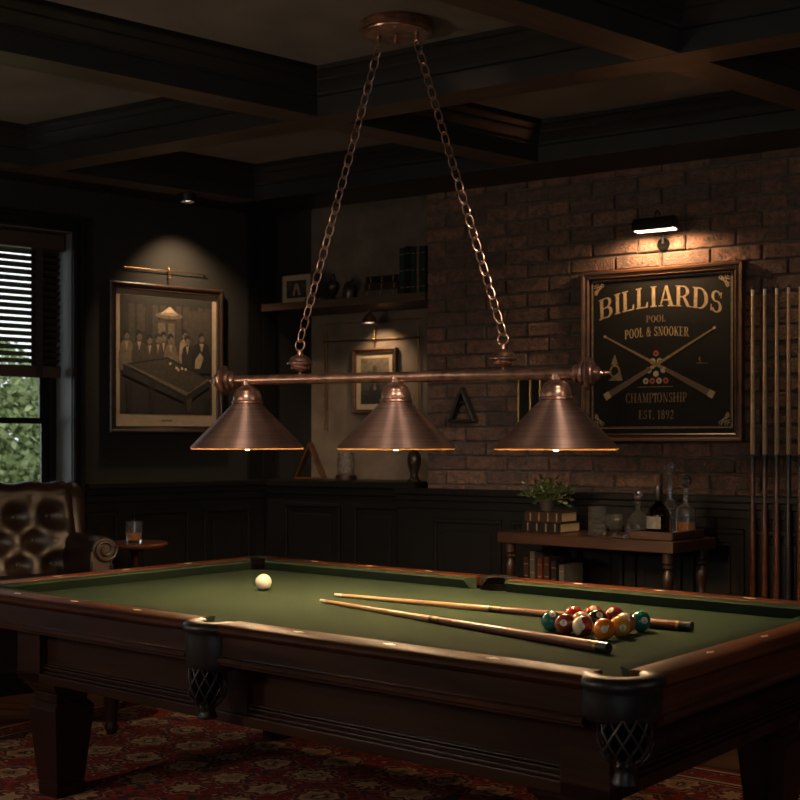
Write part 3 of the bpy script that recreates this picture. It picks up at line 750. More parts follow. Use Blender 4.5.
v3 = t.n('ShaderNodeTexVoronoi', Scale=90.0); t.l(cmb.outputs[0], v3.inputs['Vector'])
RED, DRED, NAVY, CREAM, TAN = (.34,.062,.045), (.21,.036,.029), (.065,.042,.05), (.48,.33,.20), (.35,.19,.115)
sm = t.ramp(v2.outputs['Distance'], [(0, CREAM), (.17, RED), (.27, NAVY), (.36, DRED), (.60, RED), (.70, NAVY)], 'CONSTANT')
fl = t.ramp(rr_, [(0, RED), (.05, CREAM), (.11, NAVY), (.15, TAN), (.24, CREAM), (.31, DRED), (.35, NAVY), (.39, TAN), (.43, DRED)], 'CONSTANT')
fl = t.mix(t.math('LESS_THAN', rr_, .43), sm, fl)
dk = t.ramp(v3.outputs['Distance'], [(.1, (.7,.66,.64)), (.5, (1.1,1.08,1.05))])
fl = t.mix(.8, fl, dk, 'MULTIPLY')
ex = t.math('MINIMUM', t.math('SUBTRACT', 2.1, t.math('ABSOLUTE', t.math('SUBTRACT', sx.outputs['X'], .1))), t.math('SUBTRACT', 1.565, t.math('ABSOLUTE', t.math('ADD', sx.outputs['Y'], .435))))
bor = t.ramp(ex, [(0, (.24,.05,.035)), (.02, (.56,.42,.25)), (.035, (.04,.03,.04)), (.05, (.3,.05,.04)), (.15, (.56,.40,.24)), (.165, (.04,.03,.04)), (.18, (.5,.36,.2))], 'CONSTANT')
bor = t.mix(t.math('MULTIPLY', t.math('GREATER_THAN', ex, .05), t.math('LESS_THAN', ex, .15)), bor, sm)
fl = t.mix(t.math('LESS_THAN', ex, .19), fl, bor)
t.set(Base_Color=fl, Roughness=.95); t.b.inputs['Specular IOR Level'].default_value = .1
n9 = t.n('ShaderNodeTexNoise', Scale=500.0); t.l(tc.outputs['Object'], n9.inputs['Vector']); t.bump(n9.outputs['Fac'], .5, .003)
rug = b.build('persian_rug', t.m, loc=tw(0,0,.0005), rz=YAW+math.radians(3), smooth=0)
tag(rug, 'worn red Persian rug with cream and navy motifs under the pool table', 'rug')

# ------------------------------------------------------------------ pendant lamp
pend = thing('billiard_pendant_lamp', 'copper three-shade island lamp hanging on two chains over the pool table', 'pendant lamp', (-.0136, 4.19, EYE), math.atan2(-.353, .936))
BZ = .224
M['bulb'] = emit('bulb_glow', (1,.66,.36), 450)
MB().lathe([(.0182, -.632), (.0182, .632)], (0,0,BZ), axis=(1,0,0), n=24).build('crossbar', M['bronze'], pend)
for s in (-1, 1):
    MB().lathe([(q_*1.17, .612+(z_-.618)*1.12) for q_, z_ in [(.0, .618), (.022,.618), (.025,.622), (.025,.628), (.020,.631), (.020,.634), (.029,.637), (.032,.642), (.031,.647), (.027,.650), (.040,.653), (.046,.658), (.046,.663), (.040,.667), (.033,.668), (.035,.672), (.034,.677), (.026,.682), (.019,.685), (.020,.689), (.017,.694), (.008,.698), (.006,.706), (.008,.710), (.005,.714), (.004,.724), (.0,.728)]], (0,0,BZ), axis=(s,0,0), n=28, cap=False).build('end_finial', M['bronze'], pend)
for tx in (-.568, 0, .556):
    b = MB(); zr = -.0125
    b.lathe([(.050,.158), (.052,.152), (.200,.0), (.2015,-.003)], (0,0,0), n=64, cap=False)
    b.lathe([(.200,-.004), (.196,-.001), (.049,.150), (.0,.152)], (0,0,0), n=64, cap=False, mi=1)
    b.lathe([(.2015,-.003), (.2025,-.0045), (.2015,-.006), (.200,-.004)], (0,0,0), n=64, cap=False)
    sh = b.build('shade', [M['copper'], M['shade_in']], pend, loc=(tx,0,zr), smooth=30)
    MB().lathe([(.0525,.151), (.0565,.155), (.0555,.161), (.0515,.164), (.051,.172), (.050,.183), (.0455,.190), (.045,.194), (.042,.201), (.035,.208), (.024,.214), (.02,.219), (.02,.236)], (0,0,0), n=40, cap=False).build('socket_cup', M['bronze'], sh)
    MB().lathe([(.1965,-.0105), (.1995,-.0105), (.1995,-.004), (.1965,-.004), (.1965,-.0105)], (0,0,0), n=64, cap=False).build('glow_ring', M['rimglow'], sh)['label'] = 'added amber ring that shows the lit rim'  # translucent ring added to show the lit shade rim as a glowing strip
    MB().sphere((0,0,.0225), .031, (1,1,1.15), 20, 14).lathe([(.017,.03),(.014,.05),(.014,.15)], (0,0,0), n=16).build('bulb', M['bulb'], sh, smooth=60)
# canopy
CZ = CEIL - EYE; czo = CZ
MB().lathe([(.112,0), (.122,-.003), (.1255,-.008), (.1255,-.013), (.1205,-.016), (.1205,-.021), (.124,-.024), (.124,-.030), (.117,-.034), (.113,-.034), (.111,-.0385), (.1,-.0385), (0,-.036)], (.0,0,czo), n=56, cap=False).build('canopy', M['bronze'], pend)
MB().lathe([(.006,-.036), (.006,-.05), (.009,-.052), (.009,-.058), (.006,-.060), (.009,-.062), (.009,-.068), (.004,-.072), (0,-.076)], (.0,0,czo), n=16, cap=False).build('canopy_nut', M['bronze'], pend)
def link(b, c, d, s, Ln, Wd, r):
    """one oval link, long axis d, side axis s"""
    pts = []
    h = Ln/2 - Wd/2
    for k in range(20):
        a = 2*PI*k/20
        pts.append(c + d*math.sin(a)*Ln/2 + s*(math.cos(a)*Wd/2))
    b.tube(pts, r, 6, closed=True)
for tx, cx in ((-.3606, -.062), (.3774, .075)):
    # finial with ring on the crossbar
    MB().lathe([(0,.0165), (.005,.018), (.004,.023), (.008,.027), (.020,.030), (.031,.035), (.033,.041), (.031,.046), (.040,.049), (.046,.052), (.0465,.056), (.041,.059), (.038,.063), (.037,.069), (.030,.077), (.020,.081), (.016,.084), (.011,.086), (.0095,.092), (.009,.100), (.004,.103), (0,.103)], (tx,0,BZ), n=30, cap=False).build('chain_finial', M['bronze'], pend)
    ang = .5
    b = MB(); rc = Vector((tx,0,BZ+.103+.016)); b.tube([rc + Vector((math.cos(a)*.0175, math.sin(a)*.003, math.sin(a)*.0185)) for a in [2*PI*k/24 for k in range(24)]], .0031, 8, closed=True)
    b.build('chain_ring', M['bronze'], pend)
    top = Vector((cx,0,czo-.070)); bot = rc + Vector((0,0,.016))
    MB().lathe([(.008,-.036), (.008,-.050), (.005,-.052), (.005,-.062)], (cx,0,czo), n=14, cap=False).tube([Vector((cx,0,czo-.070)) + Vector((math.cos(a)*.009,0,math.sin(a)*.0095)) for a in [2*PI*k/18 for k in range(18)]], .002, 6, closed=True).build('chain_hook', M['bronze'], pend)
    d = top - bot; Lt = d.length; d.normalize(); pitch = .042; nl_ = round(Lt/pitch)
    s1 = d.cross(Vector((0,1,0))).normalized(); s2 = Vector((0,1,0))
    sa = (s1*math.cos(.2) + s2*math.sin(.2)); sb = (s1*math.cos(-.62) + s2*math.sin(-.62))
    b = MB()
    for i in range(nl_):
        link(b, bot + d*(i+.5)*Lt/nl_, d, sa if i % 2 == 0 else sb, Lt/nl_+.0095, .0245, .0029)
    b.build('chain', M['bronze'], pend)
# ------------------------------------------------------------------ left wall: framed print, rod, spotlight
def on_left(x, y, d=0):
    s, z = onl(x, y, d); return s, z
def framed(root, w, h, fw, mats, mat_w, dep=.03):
    """frame, mat board; print area returned (local x,z, y=-front)"""
    fm, mm = mats
    b = MB()
    prof = [(0, 0), (0, -dep), (.006, -dep-.004), (fw*.35, -dep-.003), (fw*.5, -dep+.004), (fw*.8, -dep+.006), (fw*.9, -dep+.001), (fw, -dep+.004), (fw, 0)]
    x0, x1, z0, z1 = -w/2, w/2, -h/2, h/2
    cor = lambda k, q: ((x0+q, z0+q), (x1-q, z0+q), (x1-q, z1-q), (x0+q, z1-q))[k]
    for k in range(4):
        P = [b.bm.verts.new((*cor(k, q)[:1], y, cor(k, q)[1])) for q, y in prof]; Q = [b.bm.verts.new((cor((k+1) % 4, q)[0], y, cor((k+1) % 4, q)[1])) for q, y in prof]
        for i in range(len(prof)-1): b.bm.faces.new([P[i], P[i+1], Q[i+1], Q[i]])
    b.build('frame', fm, root, smooth=30)
    if mm is not None:
        MB().box(x0+fw*.7, x1-fw*.7, -.014, -.008, z0+fw*.7, z1-fw*.7).build('mat_board', mm, root, smooth=0)
    return x0+fw+mat_w, x1-fw-mat_w, z0+fw+mat_w, z1-fw-mat_w
(s0, zt), (s1, zb1) = on_left(110, 279.5, .03), on_left(110, 433, .03)
s1 = on_left(223.5, 290, .03)[0]
pw, ph = s1-s0, zt-zb1-.005
pic = thing('framed_photograph', 'large dark-framed sepia photograph of a billiard party on the left wall', 'picture', wl((s0+s1)/2, .0, (zt+zb1)/2), RL)
x0, x1, z0, z1 = framed(pic, pw, ph, .036, (M['framedk'], M['mat']), .026)
z0 += .035
b = MB(); S = [M['s_'+k] for k in ('black', 'dark', 'mid', 'tan', 'pale', 'light')]
lay = [.0145]
def P2(u, v): return (x0+(x1-x0)*u, -lay[0], z0+(z1-z0)*v)
def pl(pts, mi): b.poly([P2(*p) for p in pts], mi); lay[0] += .00004
def el(cx, cy, rx, ry, mi, n=14): pl([(cx+rx*math.cos(2*PI*i/n), cy+ry*math.sin(2*PI*i/n)) for i in range(n)], mi)
pl([(0,0),(1,0),(1,1),(0,1)], 1)
for i in range(12): pl([(i/12+.01,.46),(i/12+.07,.46),(i/12+.07,.93),(i/12+.01,.93)], 2 if i % 3 else 1)
pl([(.36,.5),(.62,.5),(.62,.80),(.36,.80)], 2); pl([(.40,.5),(.48,.5),(.48,.78),(.40,.78)], 3); pl([(.51,.5),(.58,.5),(.58,.78),(.51,.78)], 3)
pl([(.18,.7),(.26,.7),(.26,.9),(.18,.9)], 2); pl([(.72,.6),(.95,.6),(.95,.9),(.72,.9)], 2); pl([(0,.93),(1,.93),(1,1),(0,1)], 1); pl([(0,0),(1,0),(1,.10),(0,.06)], 1)
el(.52,.845,.15,.03,3); pl([(.43,.86),(.62,.86),(.535,.92),(.52,.92)], 5); pl([(.523,.92),(.530,.92),(.530,1),(.523,1)], 0); el(.525,.858,.095,.014,4)
for cx, hy, hw, body, hair in ((.07,.66,.075,3,0), (.20,.66,.075,2,0), (.31,.63,.07,2,0), (.40,.645,.06,2,1), (.46,.66,.055,2,0), (.54,.645,.07,3,0), (.69,.69,.06,4,0), (.72,.64,.06,1,0), (.88,.67,.10,0,0)):
    pl([(cx-hw,.36),(cx+hw,.36),(cx+hw*1.1,.50),(cx+hw*.8,hy-.065),(cx+hw*.3,hy-.04),(cx-hw*.3,hy-.04),(cx-hw*.8,hy-.065),(cx-hw*1.1,.50)], body)
    pl([(cx-hw*.25,hy-.05),(cx+hw*.25,hy-.05),(cx,hy-.13)], 4)
    el(cx, hy, .030, .040, 3); el(cx-.004, hy+.018, .032, .030, hair); el(cx+.004, hy-.008, .020, .026, 3)
pl([(.80,.40),(.86,.40),(.90,.50),(.86,.54),(.81,.48)], 4); pl([(.60,.44),(.66,.43),(.64,.47)], 3)
pl([(.05,.41),(.50,.48),(.93,.31),(.70,.18)], 2); pl([(.06,.42),(.50,.49),(.94,.325),(.93,.31),(.50,.475),(.07,.405)], 0)
pl([(.03,.42),(.07,.42),(.73,.19),(.70,.165)], 3); pl([(.70,.165),(.73,.19),(.95,.32),(.96,.30)], 3)
pl([(.03,.41),(.70,.165),(.70,.10),(.03,.33)], 0); pl([(.70,.165),(.96,.30),(.96,.24),(.71,.10)], 0)
pl([(.12,.36),(.60,.19),(.60,.14),(.12,.30)], 1)
for u_ in (.06,.30,.68,.90): pl([(u_,.28 if u_ < .5 else .15),(u_+.07,.27 if u_ < .5 else .14),(u_+.055,.02),(u_+.015,.02)], 0)
pl([(.71,.13),(.77,.15),(.76,.02),(.72,.02)], 2)
for u_, v_ in ((.53,.435),(.60,.40),(.62,.385),(.66,.395),(.70,.39)): el(u_, v_, .012, .011, 5)
lay[0] = .0145
for i in range(7): pl([(.44+i*.017,-.062),(.452+i*.017,-.062),(.452+i*.017,-.048+.006*(i % 2)),(.44+i*.017,-.048)], 2)
b.build('sepia_print', S, pic, smooth=0)
rx0, rz0 = on_left(125, 266.5, .02); rx1, _ = on_left(207, 276, .02); rzc = rz0+.0
rod = thing('picture_rod', 'thin brass hanging rod with hook above the sepia photograph', 'picture rod', wl((rx0+rx1)/2, 0, rzc), RL)
hw = (rx1-rx0)/2
MB().tube([(-hw,-.012,0),(hw,-.012,0)], .0022, 8).build('rod', M['brassdim'], rod)
hx = on_left(169, 275, .02)[0] - (rx0+rx1)/2
MB().tube([(hx,-.015,.02),(hx,-.02,.01),(hx,-.02,-.015),(hx+.006,-.024,-.03),(hx,-.026,-.042),(hx-.004,-.022,-.032)], .0034, 8).sphere((hx,-.016,.018), .006).build('hook', M['brassdim'], rod)
for s in (-1, 1): MB().lathe([(.006,0),(.004,.01)], (s*hw*.96,0,0), axis=(0,-1,0), n=10).build('bracket', M['brassdim'], rod)
def downlight(label, p, group=None):
    r = thing('ceiling_spotlight', label, 'spotlight', p)
    MB().lathe([(.038,0),(.042,-.003),(.042,-.036),(.036,-.042),(.034,-.036),(.034,-.02)], n=28, cap=False).build('housing', M['iron'], r)
    MB().lathe([(0,-.030),(.033,-.030)], n=24, cap=False).build('lens', emit('spot_lens', (1,.84,.62), 6), r)
    return r
dp = at(187.5, 194, 6.22); dl = Vector((dp.x, dp.y, SOFF))
downlight('small black ceiling spotlight shining on the wall above the sepia photograph', dl)

# ------------------------------------------------------------------ niche: shelf, books, lamp, picture
NL_, NR_ = sK+.004, -.004
shz = EYE+.764
sh = MB().box(NL_-.0, NR_, -.012, RD-.002, shz-.042, shz).build('wall_shelf', M['shelfwood'], loc=B0, rz=RB, smooth=0, bevel=.003)
tag(sh, 'dark oak shelf across the niche left of the brick wall', 'shelf')
def ns(x, d): return onb(x, 300, d)[0]      # pixel column -> position along the niche
def book_up(x0, x1, h, dep, m, label, yfront, z, group, bands=3, o=B0, rz=RB):
    w = x1-x0; r = thing('book', label, 'book', None or (0,0,0), rz, group)
    r.location = o + Matrix.Rotation(rz, 3, 'Z') @ Vector(((x0+x1)/2, yfront, z))
    t = .003
    b = MB(); b.box(-w/2, w/2, 0, t, 0, h).box(-w/2, -w/2+t, 0, dep, 0, h).box(w/2-t, w/2, 0, dep, 0, h)
    for i in range(bands):
        zz_ = h*(.15+.7*i/max(1, bands-1)); b.box(-w/2+.002, w/2-.002, -.0012, .0005, zz_, zz_+.004, 1)
    b.build('cover', [m, M['giltdim']], r, smooth=0, bevel=.002)
    MB().box(-w/2+t, w/2-t, t, dep-.004, .003, h-.004).build('pages', M['pages'], r, smooth=0)
    return r
def book_flat(L, dep, h, m, label, p, rz, group, name='book', bands=3, mpage=None, mband=None):
    """lying book: spine along local x at y=0, pages towards +y"""
    r = thing(name, label, 'book', p, rz, group); t = .004
    MB().box(-L/2+.004, L/2-.004, t, dep-.005, t, h-t).build('pages', mpage or M['pages'], r, smooth=0)
    b = MB().box(-L/2, L/2, 0, dep, 0, t).box(-L/2, L/2, 0, dep, h-t, h).box(-L/2, L/2, -.003, t, 0, h)
    for i in range(bands):
        x = -L/2 + L*(.14+.72*i/max(1, bands-1)); b.box(x, x+.007, -.0042, -.002, .004, h-.004, 1)
    b.build('cover', [m, mband or M['giltdim']], r, smooth=0, bevel=.002)
    return r
yf = .05
for (a, c, h, m, lab, y) in ((399.2, 404.6, .245, M['bk_green'], 'tall dark green book, leftmost of the upright books on the niche shelf', 251),
        (404.9, 410.4, .25, M['bk_dark'], 'tall black book between two green-black books on the niche shelf', 251),
        (410.7, 415.6, .245, M['bk_green'], 'tall green book third from left of the upright books on the niche shelf', 251),
        (416.3, 419.6, .245, M['bk_tan'], 'slim pale tan book standing near the right end of the niche shelf', 251),
        (420.6, 425.4, .245, M['bk_green'], 'teal-black upright book at the right end of the niche shelf, against the brick', 250)):
    x0b, x1b = ns(a, -yf), ns(c, -yf)
    book_up(x0b, min(x1b, NR_-.003), h, .17, m, lab, yf, shz+.0005, 'upright books on the niche shelf')
zb0 = shz+.0005
for L, h, m, lab, dx in ((.225, .036, M['bk_grey'], 'pale grey book at the bottom of the small stack on the niche shelf', 0), (.212, .036, M['bk_brown'], 'brown book in the middle of the small stack on the niche shelf', .008), (.195, .036, M['bk_dark'], 'black book on top of the small stack on the niche shelf', .01)):
    book_flat(L, .15, h, m, lab, B0 + rb*(ns(380, -.05)+dx) - nb*.05 + Vector((0,0,zb0)), RB, 'stacked books on the niche shelf'); zb0 += h+.0006
book_flat(.105, .10, .02, M['bk_tan'], 'little tan book lying beside the small framed photo on the shelf', B0 + rb*ns(313, -.035) - nb*.03 + Vector((0,0,shz+.0005)), RB, None)
# small framed photo on the shelf
xa, xb = ns(281, -.10), ns(314.5, -.10)
fp = thing('small_framed_photo', 'small framed photograph with pale mat standing on the niche shelf', 'picture', B0 + rb*ns(298, -.14) - nb*.14 + Vector((0,0,shz+.0885)), RB)
x0, x1, z0, z1 = framed(fp, .215, .175, .013, (M['framedk'], M['mat']), .026, .016)
b = MB(); lay[0] = .0146
pl([(0,0),(1,0),(1,1),(0,1)], 1); pl([(0,.0),(1,.0),(1,.3),(0,.35)], 0); pl([(.3,.15),(.42,.8),(.58,.8),(.72,.15)], 4); pl([(.4,.15),(.5,.6),(.6,.15)], 1); el(.5,.75,.08,.1,4); pl([(.05,.5),(.25,.5),(.25,.9),(.05,.9)], 2); pl([(.78,.5),(.95,.5),(.95,.85),(.78,.85)], 2)
b.build('sepia_print', S, fp, smooth=0)
MB().box(-.02,.02, .0,.06, -.087,-.083).box(-.02,.02,.0,.004,-.087,.05).build('easel_back', M['framedk'], fp, smooth=0)
# dark ornaments on the shelf
for xx, pr_, lab in ((333, [(0,0),(.03,0),(.034,.01),(.02,.02),(.012,.03),(.026,.05),(.038,.075),(.034,.10),(.02,.118),(.012,.125),(.015,.135),(.01,.15),(0,.155)], 'dark lidded urn standing left of the other ornament on the niche shelf'),
                     (350, [(0,0),(.032,0),(.04,.03),(.042,.06),(.03,.09),(.016,.10),(.018,.112),(.0,.112)], 'squat dark jar beside the stacked books on the niche shelf')):
    v = MB().lathe(pr_, n=24, cap=False).build('ornamental_jar', M['vase'], loc=B0 + rb*ns(xx, -.10) - nb*.10 + Vector((0,0,shz+.0005)), smooth=50); tag(v, lab, 'jar')
# lamp hung below the shelf
ly = RD-.03
lx = ns(369.5, -(ly-.12))
lz = onb(369.5, 320, -(ly-.12))[1]
nlamp = thing('picture_lamp', 'small bell-shaped lamp under the niche shelf lighting the picture below', 'wall lamp', B0 + rb*lx - nb*(ly-.12) + Vector((0,0,lz)), RB)
MB().lathe([(.042,-.018),(.040,-.008),(.030,.016),(.018,.028),(.010,.034),(.008,.045),(0,.046)], n=28, cap=False).build('lamp_shade', M['bronze'], nlamp, smooth=50)
MB().lathe([(0,-.012),(.037,-.012)], n=24, cap=False).build('lamp_glow', emit('niche_lamp_glow', (1,.8,.5), 4), nlamp, smooth=0)
MB().tube([(0,0,.04),(0,.0,.075),(0,.02,.085),(0,.11,.082),(0,.148,.075)], .005, 8).lathe([(0,0),(.02,0),(.02,.008),(0,.008)], (0,.150,.075), axis=(0,-1,0), n=16).build('arm', M['brassdim'], nlamp)
# picture in the niche
(xa, za_), (xb, zb2) = onb(351.5, 349.5, -RD+.03), onb(395.5, 413, -RD+.03)
np_ = thing('framed_print', 'small framed print with pale mat hanging in the niche under the lamp', 'picture', B0 + rb*((xa+xb)/2) - nb*RD + Vector((0,0,(za_+zb2)/2)), RB)
x0, x1, z0, z1 = framed(np_, xb-xa, za_-zb2, .022, (M['frame'], M['mat']), .030)
b = MB(); lay[0] = .0145
pl([(0,0),(1,0),(1,1),(0,1)], 1); pl([(0,.55),(1,.6),(1,1),(0,1)], 3); pl([(0,.5),(.3,.75),(.6,.55),(1,.7),(1,.3),(0,.3)], 2); pl([(.2,0),(.4,.5),(.5,.72),(.6,.5),(.85,0)], 0); el(.5,.75,.09,.09,2); pl([(.44,.3),(.5,.6),(.56,.3)], 3); pl([(0,0),(1,0),(1,.12),(0,.2)], 0)
b.build('sepia_print', S, np_, smooth=0)
# brass hanging rail
hr = []
(xa, zr1), (xb, _) = onb(322, 342, -RD+.02), onb(421, 341, -RD+.02)
xm = (xa+xb)/2
rail_ = thing('brass_picture_rail', 'thin brass rail frame with rods and hook behind the niche picture', 'picture rail', B0 + rb*xm - nb*RD + Vector((0,0,zr1)), RB)
hb = (xb-xa)/2
MB().tube([(-hb,-.014,0),(hb,-.014,0)], .0038, 8).build('rail_rod', M['brassdim'], rail_)
for xx in (323.3, 325.6, 417.3):
    q = onb(xx, 342, -RD+.02)[0]-xm
    MB().tube([(q,-.010,.06),(q,-.010,-.50)], .0036 if xx < 400 else .0045, 8).build('upright_rod', M['brassdim'], rail_)
MB().tube([(-hb,-.008,.10),(hb*.95,-.008,.10)], .0025, 6).build('rail_rod', M['brassdim'], rail_)
q = onb(374, 342, -RD+.02)[0]-xm
MB().tube([(q,-.016,.065),(q+.003,-.018,.02),(q,-.018,0),(q-.002,-.018,-.035)], .0045, 8).sphere((q,-.018,0), .012).build('hook', M['brassdim'], rail_)

# things on the ledge
lez = capl+.0005
(ta, _), (tb_, _) = onb(294.5, 478, -.12), onb(327, 478, -.12)
tw_ = tb_-ta
rk = thing('triangle_rack', 'wooden triangle ball rack standing upright on the niche ledge', 'ball rack', B0 + rb*((ta+tb_)/2) - nb*.12 + Vector((0,0,lez)), RB-.1)
hh = .205; th_ = .016
def tri(b, w, h, t, y0, y1):
    o = [(-w/2,0),(w/2,0),(0,h)]; k = t*2.0
    i_ = [(-w/2+k*.95,t),(w/2-k*.95,t),(0,h-k*1.25)]
    for j in range(3):
        A, B_, C_, D = o[j], o[(j+1)%3], i_[(j+1)%3], i_[j]
        b.prism([A, B_, C_, D], lambda p: (p[0], y0, p[1]), lambda p: (p[0], y1, p[1]))
b = MB(); tri(b, tw_, hh, .011, -.02, .02); b.build('wooden_frame', M['frame'], rk, smooth=0, bevel=.003)
jx = onb(345, 478, -.12)[0]
jar = thing('glass_jar', 'clear ribbed glass jar with dark lid base on the niche ledge', 'jar', B0 + rb*jx - nb*.13 + Vector((0,0,lez)), RB)
MB().lathe([(0,0),(.058,0),(.06,.006),(.056,.028),(0,.028)], n=24, cap=False).build('base', M['walnut_x'], jar)
MB().lathe([(.0,.0285),(.044,.0285),(.047,.035),(.048,.11),(.043,.135),(.047,.15),(.044,.15),(.040,.135),(.045,.11),(.044,.036),(0,.034)], n=28, cap=False).build('glass_body', M['cut'], jar)
vx = onb(417.5, 478, -.10)[0]
vz = MB().lathe([(0,0),(.033,0),(.034,.01),(.024,.018),(.020,.04),(.034,.085),(.038,.115),(.030,.145),(.018,.16),(.024,.178),(.020,.178),(.0,.15)], n=28, cap=False).build('bronze_vase', M['vase'], loc=B0 + rb*(vx-.02) - nb*.10 + Vector((0,0,lez)), smooth=50)
tag(vz, 'small dark bronze vase on the niche ledge beside the brick edge', 'vase')

# ------------------------------------------------------------------ brick wall: sign, lamp, rack, brass frame
# black triangle hanger
(ta, zt_), (tb_, zb3) = onb(449, 389, .03), onb(476.5, 422, .03)
hk = thing('black_triangle_rack', 'black triangular ball rack hung on the bricks between two lampshades', 'ball rack', wb((ta+tb_)/2, .0, zb3), RB)
b = MB(); w_ = tb_-ta; tri(b, w_, zt_-zb3+.01, .014, -.055, -.004); b.build('rack_frame', M['iron'], hk, smooth=0, bevel=.004)
MB().tube([(0,-.005,zt_-zb3-.02),(0,-.03,zt_-zb3-.025),(0,-.034,zt_-zb3-.012)], .005, 8).build('peg', M['iron'], hk)
b = MB(); b.tube([(w_*.30*math.cos(a), -.03, .014+.085*math.sin(a)) for a in [PI*i/12 for i in range(13)]], .006, 6); b.build('inner_arch', M['iron'], hk)
# brass framed narrow panel behind the right lampshade
(xa, zt_), (xb, _) = onb(517.5, 374, .02), onb(541, 374, .02)
bp = thing('narrow_brass_frame', 'narrow brass-framed dark panel on the bricks behind the right lampshade', 'picture', wb((xa+xb)/2, 0, zt_-.15), RB)
w_ = xb-xa
MB().box(-w_/2,w_/2,-.014,-.004,-.16,.15).build('dark_panel', M['signbg'], bp, smooth=0)
b = MB()
for x in (-w_/2, 0, w_/2-.010): b.box(x, x+.010, -.024, -.012, -.16, .15)
b.box(-w_/2,w_/2,-.024,-.012,.14,.15).box(-w_/2,w_/2,-.024,-.012,-.16,-.15); b.build('brass_frame', M['brass'], bp, smooth=0, bevel=.002)
# BILLIARDS sign
(xa, zta), (xb, ztb) = onb(580, 272, .04), onb(742.5, 260, .04)
zba = onb(742.5, 441, .04)[1]
sw, sh_ = xb-xa, (zta+ztb)/2-zba+.004
sign = thing('billiards_sign', 'square black BILLIARDS sign with gilt lettering in a brown wooden frame', 'sign', wb((xa+xb)/2, 0, (zta+ztb)/2-sh_/2), RB)
b = MB(); prof = [(0, 0), (0, -.030), (.005, -.038), (.015, -.036), (.020, -.028), (.029, -.026), (.033, -.032), (.038, -.028), (.038, 0)]
x0, x1, z0, z1 = -sw/2, sw/2, -sh_/2, sh_/2
for k in range(4):
    cor = lambda k, q: ((x0+q, z0+q), (x1-q, z0+q), (x1-q, z1-q), (x0+q, z1-q))[k % 4]
    P = [b.bm.verts.new((cor(k,q)[0], y, cor(k,q)[1])) for q, y in prof]; Q = [b.bm.verts.new((cor(k+1,q)[0], y, cor(k+1,q)[1])) for q, y in prof]
    for i in range(len(prof)-1): b.bm.faces.new([P[i], P[i+1], Q[i+1], Q[i]])
b.build('frame', M['frame'], sign, smooth=30)
MB().box(x0+.03, x1-.03, -.018, -.006, z0+.04, z1-.04).build('sign_board', M['signbg'], sign, smooth=0)
YS = -.0186
def sg(u, v): return (x0+sw*u, YS, z1-sh_*(v-.012))
def line(name, s, u0, u1, vb, h, arch, m, gap=.10, slant=0):
    b = MB(); uc = (u0+u1)/2; hu = (u1-u0)/2
    def fn(x, y):
        k = (x-uc)/hu
        return sg(x + arch*.55*k*y*1.2, vb + arch*k*k - y*(1-.0*k*k) + slant*k)
    text(b, s, u0, u1, h, fn, gap=gap); return b.build(name, m, sign, smooth=0)
line('billiards_lettering', 'BILLIARDS', .115, .875, .238, .118, .062, M['gilt'], .06)
line('pool_lettering', 'POOL', .415, .535, .325, .038, 0, M['giltdim'])
line('pool_and_snooker_lettering', 'POOL & SNOOKER', .28, .675, .405, .052, .012, M['gilt'])
line('championship_lettering', 'CHAMPIONSHIP', .285, .665, .785, .054, 0, M['giltdim'])
line('established_lettering', 'EST. 1892', .368, .585, .880, .05, 0, M['giltdim'], .12)
b = MB()
for i0, w_ in ((.066, .004), (.074, .0018)):
    for u0, u1, v0, v1 in ((i0,1-i0,i0,i0+w_), (i0,1-i0,1-i0-w_,1-i0), (i0,i0+w_,i0,1-i0), (1-i0-w_,1-i0,i0,1-i0)):
        b.poly([sg(u0,v0), sg(u1,v0), sg(u1,v1), sg(u0,v1)])
for cu, cv, su, sv in ((.082,.082,1,1), (.918,.082,-1,1), (.918,.918,-1,-1), (.082,.918,1,-1)):
    for r, a0 in ((.05,0), (.03,0), (.018,0)):
        for q in A_(0,0,r,r,0,90,.005,.005,8): b.poly([sg(cu+su*x, cv+sv*y) for x, y in q])
    for k in range(3):
        for q in A_(.03+.012*k,.03-.008*k,.011,.011,0,360,.004,.004,10): b.poly([sg(cu+su*x, cv+sv*y) for x, y in q]); 
        for q in A_(.02-.004*k,.045+.008*k,.010,.010,0,360,.004,.004,10): b.poly([sg(cu+su*x, cv+sv*y) for x, y in q])
b.build('border_line', M['gilt'], sign, smooth=0)
for (u0, v0), (u1, v1) in (((.145,.392), (.825,.752)), ((.835,.372), (.150,.752))):
    d = Vector((u1-u0, v1-v0)).normalized(); n_ = Vector((-d.y, d.x)); b = MB(); YS -= .0003
    def qd(t0, t1, w0, w1, mi):
        p0 = Vector((u0+(u1-u0)*t0, v0+(v1-v0)*t0)); p1 = Vector((u0+(u1-u0)*t1, v0+(v1-v0)*t1))
        b.poly([sg(*(p0+n_*w0)), sg(*(p1+n_*w1)), sg(*(p1-n_*w1)), sg(*(p0-n_*w0))], mi)
    qd(0,.02,.007,.007,0); qd(.02,.55,.004,.009,1); qd(.55,.57,.010,.010,0); qd(.57,.95,.011,.019,2); qd(.95,1,.020,.021,0)
    b.build('crossed_cue', [M['gilt'], M['giltdim'], simple('sign_brown_paint', (.085,.052,.03), .6)], sign, smooth=0)
YS = -.0186
b = MB()
def disc(u, v, r, mi):
    b.poly([sg(u+r*math.cos(2*PI*i/14), v+r*math.sin(2*PI*i/14)) for i in range(14)], mi)
for (u, v, mi) in ((.475,.505,1),(.455,.55,0),(.497,.55,0),(.43,.60,0),(.52,.60,0),(.475,.622,0),(.412,.662,0),(.452,.662,1),(.494,.662,0),(.536,.662,1)):
    disc(u, v, .0175, mi)
YS -= .0002
